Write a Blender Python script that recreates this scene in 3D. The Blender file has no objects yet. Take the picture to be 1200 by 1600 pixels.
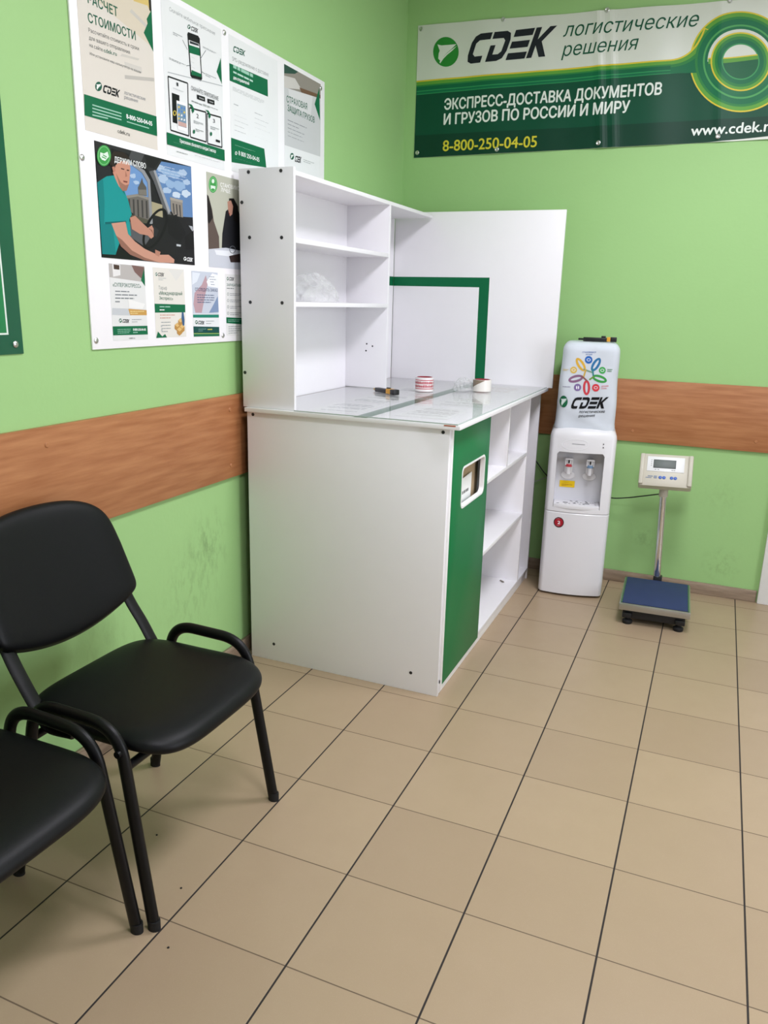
import bpy, bmesh, math, random
from mathutils import Vector, Matrix
from mathutils.geometry import tessellate_polygon, delaunay_2d_cdt
from math import pi, sin, cos, radians, sqrt

random.seed(7)
scene = bpy.context.scene
COL = scene.collection

# ------------------------------------------------------------------ camera
F = 1221.389; PCX, PCY = 600.0, 800.0
CAM = Vector((-0.2378, -1.2887, 1.4960))
def rodrigues(w):
    t = w.length; k = w / t
    K = Matrix(((0, -k[2], k[1]), (k[2], 0, -k[0]), (-k[1], k[0], 0)))
    return Matrix.Identity(3) + K * sin(t) + (K @ K) * (1 - cos(t))
RC = rodrigues(Vector((0.2540, 0.3950, 0.0781))) @ Matrix(((1, 0, 0), (0, 0, -1), (0, 1, 0)))
RT = RC.transposed()
cd = bpy.data.cameras.new('camera'); cam = bpy.data.objects.new('camera', cd); COL.objects.link(cam)
m3 = Matrix((RC[0], -RC[1], -RC[2])).transposed()
cam.matrix_world = Matrix.Translation(CAM) @ m3.to_4x4()
cd.sensor_fit = 'VERTICAL'; cd.sensor_height = 32.0; cd.lens = F * 32.0 / 1600.0
cd.clip_start = 0.02; cd.clip_end = 50
scene.camera = cam

def ray(px, py):
    return RT @ Vector(((px - PCX) / F, (py - PCY) / F, 1.0))
def on_plane(px, py, p0, n):
    d = ray(px, py); return CAM + d * ((p0 - CAM).dot(n) / d.dot(n))

# ------------------------------------------------------------------ light, world, exposure
vs = scene.view_settings
vs.view_transform = 'Standard'; vs.look = 'None'; vs.gamma = 1.0; vs.use_curve_mapping = False
vs.exposure = -0.10
world = bpy.data.worlds.new('world'); scene.world = world; world.use_nodes = True
world.node_tree.nodes['Background'].inputs[0].default_value = (0.9, 0.95, 1, 1)
world.node_tree.nodes['Background'].inputs[1].default_value = 0.35
CEIL = 3.06
LIGHTS = [(-0.15, 1.45, 47), (-0.15, -0.45, 37), (1.9, 0.5, 8)]
for (lx, ly, lw) in LIGHTS:
    ld = bpy.data.lights.new('ceiling_light_glow', 'AREA'); ld.shape = 'SQUARE'; ld.size = 0.56
    ld.energy = lw; ld.color = (0.925, 0.925, 1.04)
    lo = bpy.data.objects.new('ceiling_light_glow', ld); COL.objects.link(lo)
    lo.location = (lx, ly, CEIL - 0.03)

# daylight from the window in the right wall
wl = bpy.data.lights.new('window_daylight', 'AREA'); wl.shape = 'RECTANGLE'; wl.size = 1.5; wl.size_y = 1.5
wl.energy = 38; wl.color = (0.92, 0.95, 1.06)
wo = bpy.data.objects.new('window_daylight', wl); COL.objects.link(wo)
wo.location = (2.56, 0.1, 1.45); wo.rotation_euler = (0, radians(90), 0)

# ------------------------------------------------------------------ materials
def lin(h):
    h = h.lstrip('#'); out = []
    for i in (0, 2, 4):
        c = int(h[i:i+2], 16) / 255.0
        out.append(c / 12.92 if c <= 0.04045 else ((c + 0.055) / 1.055) ** 2.4)
    return (out[0], out[1], out[2], 1.0)
MATS = {}
class NT:
    def __init__(s, name):
        s.m = bpy.data.materials.new(name); s.m.use_nodes = True
        s.t = s.m.node_tree; s.n = s.t.nodes; s.l = s.t.links
        s.b = s.n['Principled BSDF']
    def new(s, kind, **kw):
        n = s.n.new(kind)
        for k, v in kw.items(): setattr(n, k, v)
        return n
    def link(s, a, b): s.l.new(a, b)
    def math(s, op, a, b=None, c=None):
        n = s.n.new('ShaderNodeMath'); n.operation = op
        for i, v in enumerate((a, b, c)):
            if v is None: continue
            if isinstance(v, (int, float)): n.inputs[i].default_value = v
            else: s.l.new(v, n.inputs[i])
        return n.outputs[0]
    def mix(s, f, a, b):
        n = s.n.new('ShaderNodeMix'); n.data_type = 'RGBA'
        for sock, v in ((n.inputs[0], f), (n.inputs[6], a), (n.inputs[7], b)):
            if isinstance(v, (int, float, tuple)): sock.default_value = v
            else: s.l.new(v, sock)
        return n.outputs[2]
    def noise(s, vec, scale, detail=3, rough=0.5):
        n = s.n.new('ShaderNodeTexNoise'); n.inputs['Scale'].default_value = scale
        n.inputs['Detail'].default_value = detail; n.inputs['Roughness'].default_value = rough
        if vec is not None: s.l.new(vec, n.inputs['Vector'])
        return n.outputs['Fac']
    def pos(s): return s.n.new('ShaderNodeNewGeometry').outputs['Position']
    def obj(s): return s.n.new('ShaderNodeTexCoord').outputs['Object']
    def scaled(s, vec, v):
        n = s.n.new('ShaderNodeVectorMath'); n.operation = 'MULTIPLY'; s.l.new(vec, n.inputs[0]); n.inputs[1].default_value = v
        return n.outputs[0]
    def bump(s, h, strength, dist=0.002):
        n = s.n.new('ShaderNodeBump'); n.inputs['Strength'].default_value = strength; n.inputs['Distance'].default_value = dist
        s.l.new(h, n.inputs['Height']); s.l.new(n.outputs[0], s.b.inputs['Normal'])

def mat(name, hexc, rough=0.5, metal=0.0, var=0.04, vscale=14, bump=0.0, bscale=200, spec=0.5):
    if name in MATS: return MATS[name]
    q = NT(name); c = lin(hexc); v = q.obj()
    f = q.noise(v, vscale, 4)
    lo = tuple(x * (1 - var) for x in c[:3]) + (1,); hi = tuple(min(1, x * (1 + var)) for x in c[:3]) + (1,)
    q.link(q.mix(f, lo, hi), q.b.inputs['Base Color'])
    q.b.inputs['Roughness'].default_value = rough; q.b.inputs['Metallic'].default_value = metal
    q.b.inputs['Specular IOR Level'].default_value = spec
    if bump: q.bump(q.noise(v, bscale, 2), bump, 0.001)
    MATS[name] = q.m
    return q.m

def wall_material(name, hexc, stains):
    q = NT(name); p = q.pos(); c = lin(hexc)
    f = q.noise(p, 1.6, 5, 0.6)
    a = tuple(x * 0.965 for x in c[:3]) + (1,); b = tuple(min(1, x * 1.03) for x in c[:3]) + (1,)
    colr = q.mix(f, a, b)
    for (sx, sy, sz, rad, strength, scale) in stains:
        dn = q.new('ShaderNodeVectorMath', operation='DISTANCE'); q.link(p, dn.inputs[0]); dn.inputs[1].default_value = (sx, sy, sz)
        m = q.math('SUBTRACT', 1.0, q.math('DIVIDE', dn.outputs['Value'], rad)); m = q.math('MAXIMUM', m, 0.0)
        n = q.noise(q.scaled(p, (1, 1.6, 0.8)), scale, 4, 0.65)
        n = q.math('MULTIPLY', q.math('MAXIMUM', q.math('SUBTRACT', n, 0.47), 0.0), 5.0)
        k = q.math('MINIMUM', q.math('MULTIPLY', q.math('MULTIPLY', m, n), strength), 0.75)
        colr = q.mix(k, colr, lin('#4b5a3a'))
    q.link(colr, q.b.inputs['Base Color']); q.b.inputs['Roughness'].default_value = 0.55
    q.b.inputs['Specular IOR Level'].default_value = 0.35
    q.bump(q.noise(p, 60, 3), 0.12, 0.004)
    return q.m

def floor_material():
    q = NT('ceramic_tiles'); p = q.pos(); T = 0.33
    sp = q.new('ShaderNodeSeparateXYZ'); q.link(p, sp.inputs[0])
    def grid(s, w, soft):
        t = q.math('DIVIDE', s, T); fr = q.math('FRACT', q.math('ADD', t, 100.5))
        d = q.math('MULTIPLY', q.math('ABSOLUTE', q.math('SUBTRACT', fr, 0.5)), T)
        return q.math('MINIMUM', q.math('MAXIMUM', q.math('DIVIDE', q.math('SUBTRACT', w + soft, d), soft), 0.0), 1.0), q.math('FLOOR', q.math('ADD', t, 100))
    gx, ix = grid(sp.outputs[0], 0.0021, 0.0008)
    gy, iy = grid(sp.outputs[1], 0.0013, 0.0008)
    cb = q.new('ShaderNodeCombineXYZ'); q.link(ix, cb.inputs[0]); q.link(iy, cb.inputs[1])
    wn = q.new('ShaderNodeTexWhiteNoise', noise_dimensions='3D'); q.link(cb.outputs[0], wn.inputs['Vector'])
    tone = q.mix(wn.outputs['Value'], lin('#a89278'), lin('#b29c80'))
    mott = q.noise(p, 7, 4, 0.6)
    tone = q.mix(q.math('MULTIPLY', mott, 0.4), tone, lin('#9d876d'))
    sp2 = q.noise(p, 900, 1)
    k = q.math('MULTIPLY', q.math('GREATER_THAN', sp2, 0.70), 0.35)
    tone = q.mix(k, tone, lin('#d9ccb4'))
    grout = q.mix(gx, lin('#6b5a48'), lin('#2b2523'))
    g = q.math('MAXIMUM', gx, gy)
    q.link(q.mix(g, tone, grout), q.b.inputs['Base Color'])
    rr = q.math('ADD', q.math('MULTIPLY', q.noise(p, 18, 3), 0.12), 0.30)
    q.link(q.math('ADD', rr, q.math('MULTIPLY', g, 0.4)), q.b.inputs['Roughness'])
    q.b.inputs['Specular IOR Level'].default_value = 0.4
    q.bump(q.math('ADD', q.math('MULTIPLY', g, -1.0), q.math('MULTIPLY', q.noise(p, 500, 2), 0.06)), 0.35, 0.0015)
    return q.m

def wood_material(name, stretch, c1, c2, c3):
    q = NT(name); p = q.pos(); v = q.scaled(p, stretch)
    w = q.noise(v, 6, 6, 0.55); w2 = q.noise(v, 40, 3, 0.6)
    r = q.new('ShaderNodeValToRGB'); q.link(w, r.inputs[0])
    r.color_ramp.elements[0].position = 0.32; r.color_ramp.elements[0].color = lin(c1)
    r.color_ramp.elements[1].position = 0.68; r.color_ramp.elements[1].color = lin(c2)
    cc = q.mix(q.math('MULTIPLY', w2, 0.45), r.outputs[0], lin(c3))
    q.link(cc, q.b.inputs['Base Color']); q.b.inputs['Roughness'].default_value = 0.42
    return q.m

def glow(name, hexc, strength):
    q = NT(name); q.b.inputs['Base Color'].default_value = lin(hexc)
    q.b.inputs['Emission Color'].default_value = lin(hexc); q.b.inputs['Emission Strength'].default_value = strength
    return q.m

GREEN_WALL = '#9fc984'
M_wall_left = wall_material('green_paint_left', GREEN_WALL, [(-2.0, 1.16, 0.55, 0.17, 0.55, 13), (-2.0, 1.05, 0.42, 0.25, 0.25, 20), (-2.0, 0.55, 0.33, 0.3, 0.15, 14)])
M_wall_back = wall_material('green_paint_back', GREEN_WALL, [(-0.09, 3.1, 0.18, 0.12, 0.3, 30), (-0.50, 3.1, 0.27, 0.08, 0.3, 34), (-0.15, 3.1, 0.55, 0.15, 0.12, 34)])
M_plain = mat('pale_grey_paint', '#dfe2e8', 0.7, bump=0.1, bscale=60)
M_ceiling = mat('white_ceiling_paint', '#ecebe6', 0.8, bump=0.1, bscale=40)
M_floor = floor_material()
M_wood_y = wood_material('beech_laminate_left', (9, 0.8, 9), '#9b613a', '#b88054', '#ab6f45')
M_wood_x = wood_material('beech_laminate_back', (0.8, 9, 9), '#9b613a', '#b88054', '#ab6f45')
M_base_y = wood_material('grey_oak_left', (10, 1.0, 10), '#7d6a58', '#a89480', '#93806c')
M_base_x = wood_material('grey_oak_back', (1.0, 10, 10), '#7d6a58', '#a89480', '#93806c')
M_white = mat('white_laminate', '#eeecee', 0.38, bump=0.05, bscale=300, var=0.012)
M_edge = mat('white_edge_band', '#f6f5f4', 0.4, var=0.02)
M_greenpan = mat('green_film', '#067540', 0.4, var=0.02, spec=0.25)
M_greenstripe = mat('green_film_stripe', '#04643c', 0.45, var=0.02, spec=0.25)
M_screw = mat('dark_screw', '#3a3a3c', 0.4, 0.6)
M_steel = mat('steel', '#c9c9c7', 0.3, 1.0, var=0.05)
M_chrome = mat('chrome', '#d9d9dc', 0.08, 1.0, var=0.01)
M_leather = mat('black_leatherette', '#060709', 0.46, bump=0.2, bscale=450, var=0.15, spec=0.24)
M_frame = mat('black_tube_paint', '#08080a', 0.42, bump=0.06, bscale=200, var=0.1, spec=0.3)
M_rubber = mat('black_rubber', '#101012', 0.7, bump=0.1)
M_paper = mat('white_paper', '#f2f2f1', 0.5, var=0.01)
M_board = mat('white_board_plastic', '#fbf9fb', 0.4, var=0.012)

# ------------------------------------------------------------------ objects
def props(o, label=None, cat=None, group=None, kind=None):
    if label: o['label'] = label
    if cat: o['category'] = cat
    if group: o['group'] = group
    if kind: o['kind'] = kind
    return o
ROOTM = {}
def thing(name, label, cat, loc=(0, 0, 0), rz=0.0, group=None):
    o = bpy.data.objects.new(name, None); COL.objects.link(o)
    o.location = loc; o.rotation_euler = (0, 0, rz); o.empty_display_size = 0.1
    ROOTM[o] = Matrix.Translation(loc) @ Matrix.Rotation(rz, 4, 'Z')
    return props(o, label, cat, group)
def root_of(o):
    while o.parent: o = o.parent
    return o
def link_mesh(name, me, parent=None, world=True, origin=None, label=None):
    """world: vertices are in room coordinates; re-expressed in the frame of the thing they belong to"""
    o = bpy.data.objects.new(name, me); COL.objects.link(o)
    if parent is not None:
        r = root_of(parent); o.parent = parent
        if world: me.transform(ROOTM[r].inverted())
        if r not in ROOTM: pass
    else:
        if origin is None:
            xs = [v.co for v in me.vertices]
            origin = Vector((sum(v.x for v in xs) / len(xs), sum(v.y for v in xs) / len(xs), min(v.z for v in xs)))
        me.transform(Matrix.Translation(-Vector(origin))); o.location = origin
        ROOTM[o] = Matrix.Translation(origin)
    if label: o['label'] = label
    return o

class MB:
    def __init__(s): s.bm = bmesh.new(); s.mi = 0
    def _mark(s, faces):
        for f in faces: f.material_index = s.mi
    def box(s, x0, x1, y0, y1, z0, z1, bev=0.0, seg=2, M=None):
        b = bmesh.new()
        vs_ = [b.verts.new((x, y, z)) for x in (x0, x1) for y in (y0, y1) for z in (z0, z1)]
        for q in ((0, 1, 3, 2), (4, 6, 7, 5), (0, 4, 5, 1), (2, 3, 7, 6), (0, 2, 6, 4), (1, 5, 7, 3)):
            b.faces.new([vs_[i] for i in q])
        if bev: bmesh.ops.bevel(b, geom=list(b.edges), offset=bev, segments=seg, affect='EDGES', profile=0.5)
        if M is not None: bmesh.ops.transform(b, matrix=M, verts=list(b.verts))
        s.absorb(b); return s
    def absorb(s, b):
        bmesh.ops.recalc_face_normals(b, faces=list(b.faces))
        mp = {v: s.bm.verts.new(v.co) for v in b.verts}
        for f in b.faces:
            try: nf = s.bm.faces.new([mp[v] for v in f.verts])
            except ValueError: continue
            nf.material_index = s.mi; nf.smooth = f.smooth
        b.free()
    def prism(s, pts, axis_vec, depth_vec=None, bev=0.0, seg=2):
        """pts: 3-D polygon, extruded along axis_vec"""
        b = bmesh.new(); a = Vector(axis_vec)
        lo = [b.verts.new(Vector(p)) for p in pts]; hi = [b.verts.new(Vector(p) + a) for p in pts]
        b.faces.new(lo); b.faces.new(hi[::-1]); n = len(pts)
        for i in range(n): b.faces.new((lo[i], hi[i], hi[(i+1) % n], lo[(i+1) % n]))
        if bev:
            bmesh.ops.recalc_face_normals(b, faces=list(b.faces))
            es = [e for e in b.edges if len(e.link_faces) == 2 and any(len(f.verts) == n for f in e.link_faces)] if n > 4 else list(b.edges)
            bmesh.ops.bevel(b, geom=es, offset=bev, segments=seg, affect='EDGES', profile=0.5)
        s.absorb(b); return s
    def lathe(s, c, prof, n=28, axis='Z', M=None):
        """prof: list of (radius, height) about an axis through c"""
        b = bmesh.new(); rings = []
        for r, h in prof:
            if r < 1e-6: rings.append([b.verts.new((0, 0, h))])
            else: rings.append([b.verts.new((r * cos(2*pi*i/n), r * sin(2*pi*i/n), h)) for i in range(n)])
        for A, B_ in zip(rings, rings[1:]):
            for i in range(n):
                j = (i + 1) % n
                if len(A) == 1 and len(B_) == 1: continue
                if len(A) == 1: f = b.faces.new((A[0], B_[j], B_[i]))
                elif len(B_) == 1: f = b.faces.new((A[i], A[j], B_[0]))
                else: f = b.faces.new((A[i], A[j], B_[j], B_[i]))
        T = Matrix.Translation(c)
        if axis == 'X': T = T @ Matrix.Rotation(pi/2, 4, 'Y')
        if axis == '-Y': T = T @ Matrix.Rotation(pi/2, 4, 'X')
        if M is not None: T = T @ M
        bmesh.ops.transform(b, matrix=T, verts=list(b.verts))
        s.absorb(b); return s
    def tube(s, path, ra, rb=None, up=(0, 1, 0), n=16, caps=True, i0=None, i1=None):
        """sweep an ellipse (ra along the in-plane side, rb along up) down a path"""
        rb = ra if rb is None else rb
        P = [Vector(p) for p in path]; up = Vector(up).normalized(); rings = []; b = bmesh.new()
        N = len(P); i0 = 0 if i0 is None else i0; i1 = N - 1 if i1 is None else i1
        for i in range(i0, i1 + 1):
            t = (P[min(i+1, N-1)] - P[max(i-1, 0)]).normalized()
            side = up.cross(t)
            if side.length < 1e-4: side = Vector((1, 0, 0)).cross(t)
            side.normalize(); u = t.cross(side).normalized()
            rings.append([b.verts.new(P[i] + side * (ra * cos(2*pi*k/n)) + u * (rb * sin(2*pi*k/n))) for k in range(n)])
        for A, B_ in zip(rings, rings[1:]):
            for k in range(n): b.faces.new((A[k], A[(k+1) % n], B_[(k+1) % n], B_[k]))
        if caps: b.faces.new(rings[0][::-1]); b.faces.new(rings[-1])
        s.absorb(b); return s
    def mesh(s, name, mats, smooth=True, angle=35):
        me = bpy.data.meshes.new(name); s.bm.to_mesh(me); s.bm.free()
        for m in (mats if isinstance(mats, (list, tuple)) else [mats]): me.materials.append(m)
        if smooth:
            for p in me.polygons: p.use_smooth = True
            me.set_sharp_from_angle(angle=radians(angle))
        return me
    def build(s, name, mats, parent=None, world=True, smooth=True, label=None, angle=35, origin=None):
        return link_mesh(name, s.mesh(name, mats, smooth, angle), parent, world, origin, label)

def curve_pts(ctrl, n=10):
    """Catmull-Rom through control points"""
    C = [Vector(c) for c in ctrl]; C = [C[0] * 2 - C[1]] + C + [C[-1] * 2 - C[-2]]; out = []
    for i in range(1, len(C) - 2):
        for k in range(n):
            t = k / n; a, b, c, d = C[i-1:i+3]
            out.append(0.5 * ((2*b) + (c - a) * t + (2*a - 5*b + 4*c - d) * t*t + (3*b - a - 3*c + d) * t**3))
    out.append(C[-2]); return out
def rounded(path, r, n=6):
    """polyline with its inner corners rounded to radius r"""
    P = [Vector(p) for p in path]; out = [P[0]]
    for i in range(1, len(P) - 1):
        a, b, c = P[i-1], P[i], P[i+1]; rr = r[i-1] if isinstance(r, (list, tuple)) else r
        u = (a - b).normalized(); w = (c - b).normalized()
        d = min(rr, (a-b).length * 0.49, (c-b).length * 0.49)
        p, q = b + u * d, b + w * d
        for k in range(n + 1):
            t = k / n; out.append(p * (1-t)**2 + b * 2*t*(1-t) + q * t*t)
    out.append(P[-1]); return out
def bool_diff(me, cutters):
    a = bpy.data.objects.new('tmp', me); COL.objects.link(a); tmp = []
    for c in cutters:
        o = bpy.data.objects.new('tmp_c', c); COL.objects.link(o); tmp.append(o)
        md = a.modifiers.new('b', 'BOOLEAN'); md.object = o; md.operation = 'DIFFERENCE'; md.solver = 'EXACT'
    bpy.context.view_layer.update()
    dg = bpy.context.evaluated_depsgraph_get()
    res = bpy.data.meshes.new_from_object(a.evaluated_get(dg))
    for o in tmp + [a]: bpy.data.objects.remove(o)
    for p in res.polygons: p.use_smooth = True
    res.set_sharp_from_angle(angle=radians(30))
    return res
def rrect(cx, cz, w, h, r, n=6):
    out = []
    for (sx, sz, a0) in ((1, 1, 0), (-1, 1, pi/2), (-1, -1, pi), (1, -1, 3*pi/2)):
        for k in range(n + 1):
            a = a0 + k * pi / 2 / n
            out.append((cx + sx * (w/2 - r) + r * cos(a), cz + sz * (h/2 - r) + r * sin(a)))
    return out

# ------------------------------------------------------------------ printed artwork on real sheets
TXT = {}
def text_geo(s, bold):
    """lettering as flat faces: glyph outlines filled by winding number, thickened for bold"""
    k = (s, bold)
    if k in TXT: return TXT[k]
    c = bpy.data.curves.new('t', 'FONT'); c.body = s
    o = bpy.data.objects.new('t', c); COL.objects.link(o); bpy.context.view_layer.update()
    cu = o.to_curve(bpy.context.evaluated_depsgraph_get()); loops = []
    for sp in cu.splines:
        bp = sp.bezier_points; n = len(bp); L = []
        for i in range(n):
            p, q = bp[i], bp[(i+1) % n]; a, h1, h2, d = p.co.xy, p.handle_right.xy, q.handle_left.xy, q.co.xy
            straight = ((h1 - a).length < 1e-5 or abs((h1 - a).cross(d - a)) < 1e-6) and ((h2 - d).length < 1e-5 or abs((h2 - d).cross(d - a)) < 1e-6)
            for t in ([0.0] if straight else [0.0, 0.25, 0.5, 0.75]):
                v = a*(1-t)**3 + h1*3*t*(1-t)**2 + h2*3*t*t*(1-t) + d*t**3; L.append((v.x, v.y))
        if len(L) > 2: loops.append(L)
    o.to_curve_clear(); bpy.data.objects.remove(o); bpy.data.curves.remove(c)
    loops.sort(key=lambda L: min(p[0] for p in L)); groups = []
    for L in loops:
        x0, x1 = min(p[0] for p in L), max(p[0] for p in L)
        if groups and x0 < groups[-1][1] - 1e-4: groups[-1][0].append(L); groups[-1][1] = max(groups[-1][1], x1)
        else: groups.append([[L], x1])
    V = []; Fc = []
    sh = [(0, 0)] if bold < 1e-6 else [(bold, 0), (-bold, 0), (0, bold*0.8), (0, -bold*0.8)]
    for G, _ in groups:
        LL = [[(x + dx, y + dy) for x, y in L] for L in G for dx, dy in sh]; pts = []; E = []
        for L in LL:
            b0 = len(pts); pts += [Vector(p) for p in L]; E += [(b0 + i, b0 + (i+1) % len(L)) for i in range(len(L))]
        ov, oe, of = delaunay_2d_cdt(pts, E, [], 0, 1e-6)[:3]; b0 = len(V); V += [(v.x, v.y) for v in ov]
        for f in of:
            cx = sum(ov[i].x for i in f) / 3; cy = sum(ov[i].y for i in f) / 3; w = 0
            for L in LL:
                for i in range(len(L)):
                    (ax, ay), (bx, by) = L[i], L[(i+1) % len(L)]
                    if (ay <= cy) != (by <= cy):
                        if ax + (cy - ay) * (bx - ax) / (by - ay) > cx: w += 1 if by > ay else -1
            if w: Fc.append(tuple(b0 + i for i in f))
    TXT[k] = (V, Fc)
    return TXT[k]
INK = {}
def ink(hexc):
    if hexc not in INK: INK[hexc] = mat('print_' + hexc[1:], hexc, 0.45, var=0.015, spec=0.25)
    return INK[hexc]
CDEK = {
 'C': [[(1, 1), (.35, 1), (.12, .92), (0, .72), (0, .3), (.1, .08), (.32, 0), (.85, 0), (.85, .23), (.42, .23), (.27, .32), (.27, .67), (.42, .77), (1, .77)]],
 'D': [[(0, 1), (.68, 1), (.9, .92), (1, .7), (1, .32), (.88, .08), (.62, 0), (.02, 0), (.02, .55), (.29, .55), (.29, .23), (.58, .23), (.72, .32), (.73, .68), (.6, .77), (0, .77)]],
 'E': [[(0, .77), (1, .77), (1, 1), (0, 1)], [(0, .385), (.95, .385), (.95, .615), (0, .615)], [(0, 0), (1, 0), (1, .23), (0, .23)]],
 'K': [[(0, 0), (.28, 0), (.28, .4), (.66, 0), (1.0, 0), (.53, .52), (1.04, 1), (.7, 1), (.28, .6), (.28, 1), (0, 1)]]}
def slice_polys(V, Fc, strips):
    """cut flat faces into strips (width, kx, ky) so that they follow a bent sheet"""
    polys = []
    for f in Fc:
        if len(set(f)) < 3: continue
        if len(f) == 3: polys.append([V[i] for i in f])
        else:
            pts = [V[i] for i in f]
            for t in tessellate_polygon([[Vector((x, y, 0)) for x, y in pts]]): polys.append([pts[i] for i in t])
    for w, kx, ky in strips:
        out = []
        for P in polys:
            S = [(kx*x + ky*y) / w for x, y in P]; lo, hi = math.floor(min(S) + 1e-9), math.ceil(max(S) - 1e-9)
            for q in range(lo, hi):
                Q = [(x, y, s_) for (x, y), s_ in zip(P, S)]
                for bound, sign in ((q, 1), (q + 1, -1)):
                    R_ = []
                    for i in range(len(Q)):
                        a, c = Q[i], Q[(i+1) % len(Q)]; da, dc = sign * (a[2] - bound), sign * (c[2] - bound)
                        if da >= 0: R_.append(a)
                        if (da > 0 > dc) or (da < 0 < dc):
                            t = da / (da - dc); R_.append((a[0] + (c[0]-a[0])*t, a[1] + (c[1]-a[1])*t, bound))
                    Q = R_
                    if not Q: break
                if len(Q) >= 3: out.append([(x, y) for x, y, _ in Q])
        polys = out
    return polys
class Art:
    """flat print: coordinates (a, b) on a plane; elements are given by where they show in the photo"""
    def __init__(s, p0, U, V, conv=None):
        s.p0 = Vector(p0); s.U = Vector(U).normalized(); s.V = Vector(V).normalized(); s.N = s.U.cross(s.V).normalized()
        s.conv = conv or (lambda x, y: (x, y)); s.el = []; s.mats = []; s.lay = 0; s.step = 0.00003
    def m(s, p):
        P = on_plane(*s.conv(*p), s.p0, s.N) - s.p0
        return (P.dot(s.U), P.dot(s.V))
    def mi(s, h):
        m_ = ink(h) if isinstance(h, str) else h
        if m_ not in s.mats: s.mats.append(m_)
        return s.mats.index(m_)
    def raw(s, V, Fc, h):
        s.lay += 1; s.el.append((V, Fc, s.mi(h), s.lay * s.step))
    def rawpoly(s, pts, h): s.raw(pts, [tuple(range(len(pts)))], h)
    def poly(s, pts, h): s.rawpoly([s.m(p) for p in pts], h)
    def rect(s, p, q, h):
        a, b = s.m(p); c, d = s.m(q); s.rawpoly([(a, b), (c, b), (c, d), (a, d)], h)
    def disc(s, c, rx, ry, h, n=32, a0=0, a1=2*pi):
        s.poly([(c[0] + rx * cos(a0 + (a1-a0)*i/n), c[1] + ry * sin(a0 + (a1-a0)*i/n)) for i in range(n)], h)
    def ring(s, c, rx, ry, w, h, n=48, rot=0.0, a0=0.0, a1=2*pi):
        V = []; Fc = []
        full = abs(a1 - a0 - 2*pi) < 1e-6
        for i in range(n + 1):
            t = a0 + (a1-a0)*i/n
            for k in (1.0, 0.0):
                x, y = (rx - (1-k)*w) * cos(t), (ry - (1-k)*w) * sin(t)
                V.append(s.m((c[0] + x*cos(rot) - y*sin(rot), c[1] + x*sin(rot) + y*cos(rot))))
        for i in range(n): Fc.append((2*i, 2*i+1, 2*i+3, 2*i+2))
        s.raw(V, Fc, h)
    def line(s, p, q, w, h):
        a, b = Vector(s.m(p)), Vector(s.m(q)); d = (b - a).normalized(); n_ = Vector((-d.y, d.x)) * (w / 2)
        s.rawpoly([tuple(a + n_), tuple(b + n_), tuple(b - n_), tuple(a - n_)], h)
    def text(s, body, bl, br, tl, h, bold=0.0, slant=0.0):
        V, Fc = text_geo(body, bold); x0 = min(v[0] for v in V); x1 = max(v[0] for v in V)
        A, B_, T = Vector(s.m(bl)), Vector(s.m(br)), Vector(s.m(tl))
        e = (B_ - A); L = e.length; e = e / L; n_ = Vector((-e.y, e.x)); H = (T - A).dot(n_) / 0.72
        s.raw([tuple(A + e * ((x - x0) / (x1 - x0) * L + slant * y * H) + n_ * (y * H)) for x, y in V], Fc, h)
    def bars(s, p, q, n, h, fill=0.45, words=True, full=0.95):
        a, b = s.m(p); c, d = s.m(q); dh = (d - b) / n; V = []; Fc = []
        for i in range(n):
            y0 = b + dh * (i + 0.5 - fill/2); y1 = b + dh * (i + 0.5 + fill/2); x = a
            end = a + (c - a) * (full if i < n-1 else random.uniform(0.4, 0.9))
            while x < end - 1e-6:
                w = abs(c - a) * random.uniform(0.08, 0.26) if words else (c - a)
                x2 = min(x + w, end); k = len(V)
                V += [(x, y0), (x2, y0), (x2, y1), (x, y1)]; Fc.append((k, k+1, k+2, k+3)); x = x2 + abs(c-a) * 0.025
        s.raw(V, Fc, h)
    def wordmark(s, bl, br, tl, h, skew=0.32):
        A, B_, T = Vector(s.m(bl)), Vector(s.m(br)), Vector(s.m(tl)); e = B_ - A; L = e.length; e /= L
        n_ = Vector((-e.y, e.x)); H = (T - A).dot(n_); W = L - skew * H * 0.0; u = W / 4.3; V = []; Fc = []
        for ch, off in zip('CDEK', (0, 1.1, 2.22, 3.3)):
            for poly in CDEK[ch]:
                k = len(V); V += [tuple(A + e * ((x + off) * u + skew * y * H) + n_ * (y * H)) for x, y in poly]
                Fc.append(tuple(range(k, len(V))))
        s.raw(V, Fc, h)
    def emblem(s, c, rx, ry, g='#1e7a45', w='#e8ebe6'):
        s.disc(c, rx, ry, g)
        P = lambda L: [(c[0] + x * rx, c[1] - y * ry) for x, y in L]
        s.poly(P([(-.66, .50), (-.35, .43), (.1, .46), (.82, .52), (.45, .2), (.1, -.06), (-.2, -.33), (-.42, -.62), (-.6, -.45), (-.56, -.1), (-.48, .08)]), w)
        s.poly(P([(.86, .40), (.5, .08), (.1, -.2), (-.2, -.47), (-.45, -.78), (-.5, -.68), (-.25, -.38), (.08, -.1), (.45, .16)]), w)
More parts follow.
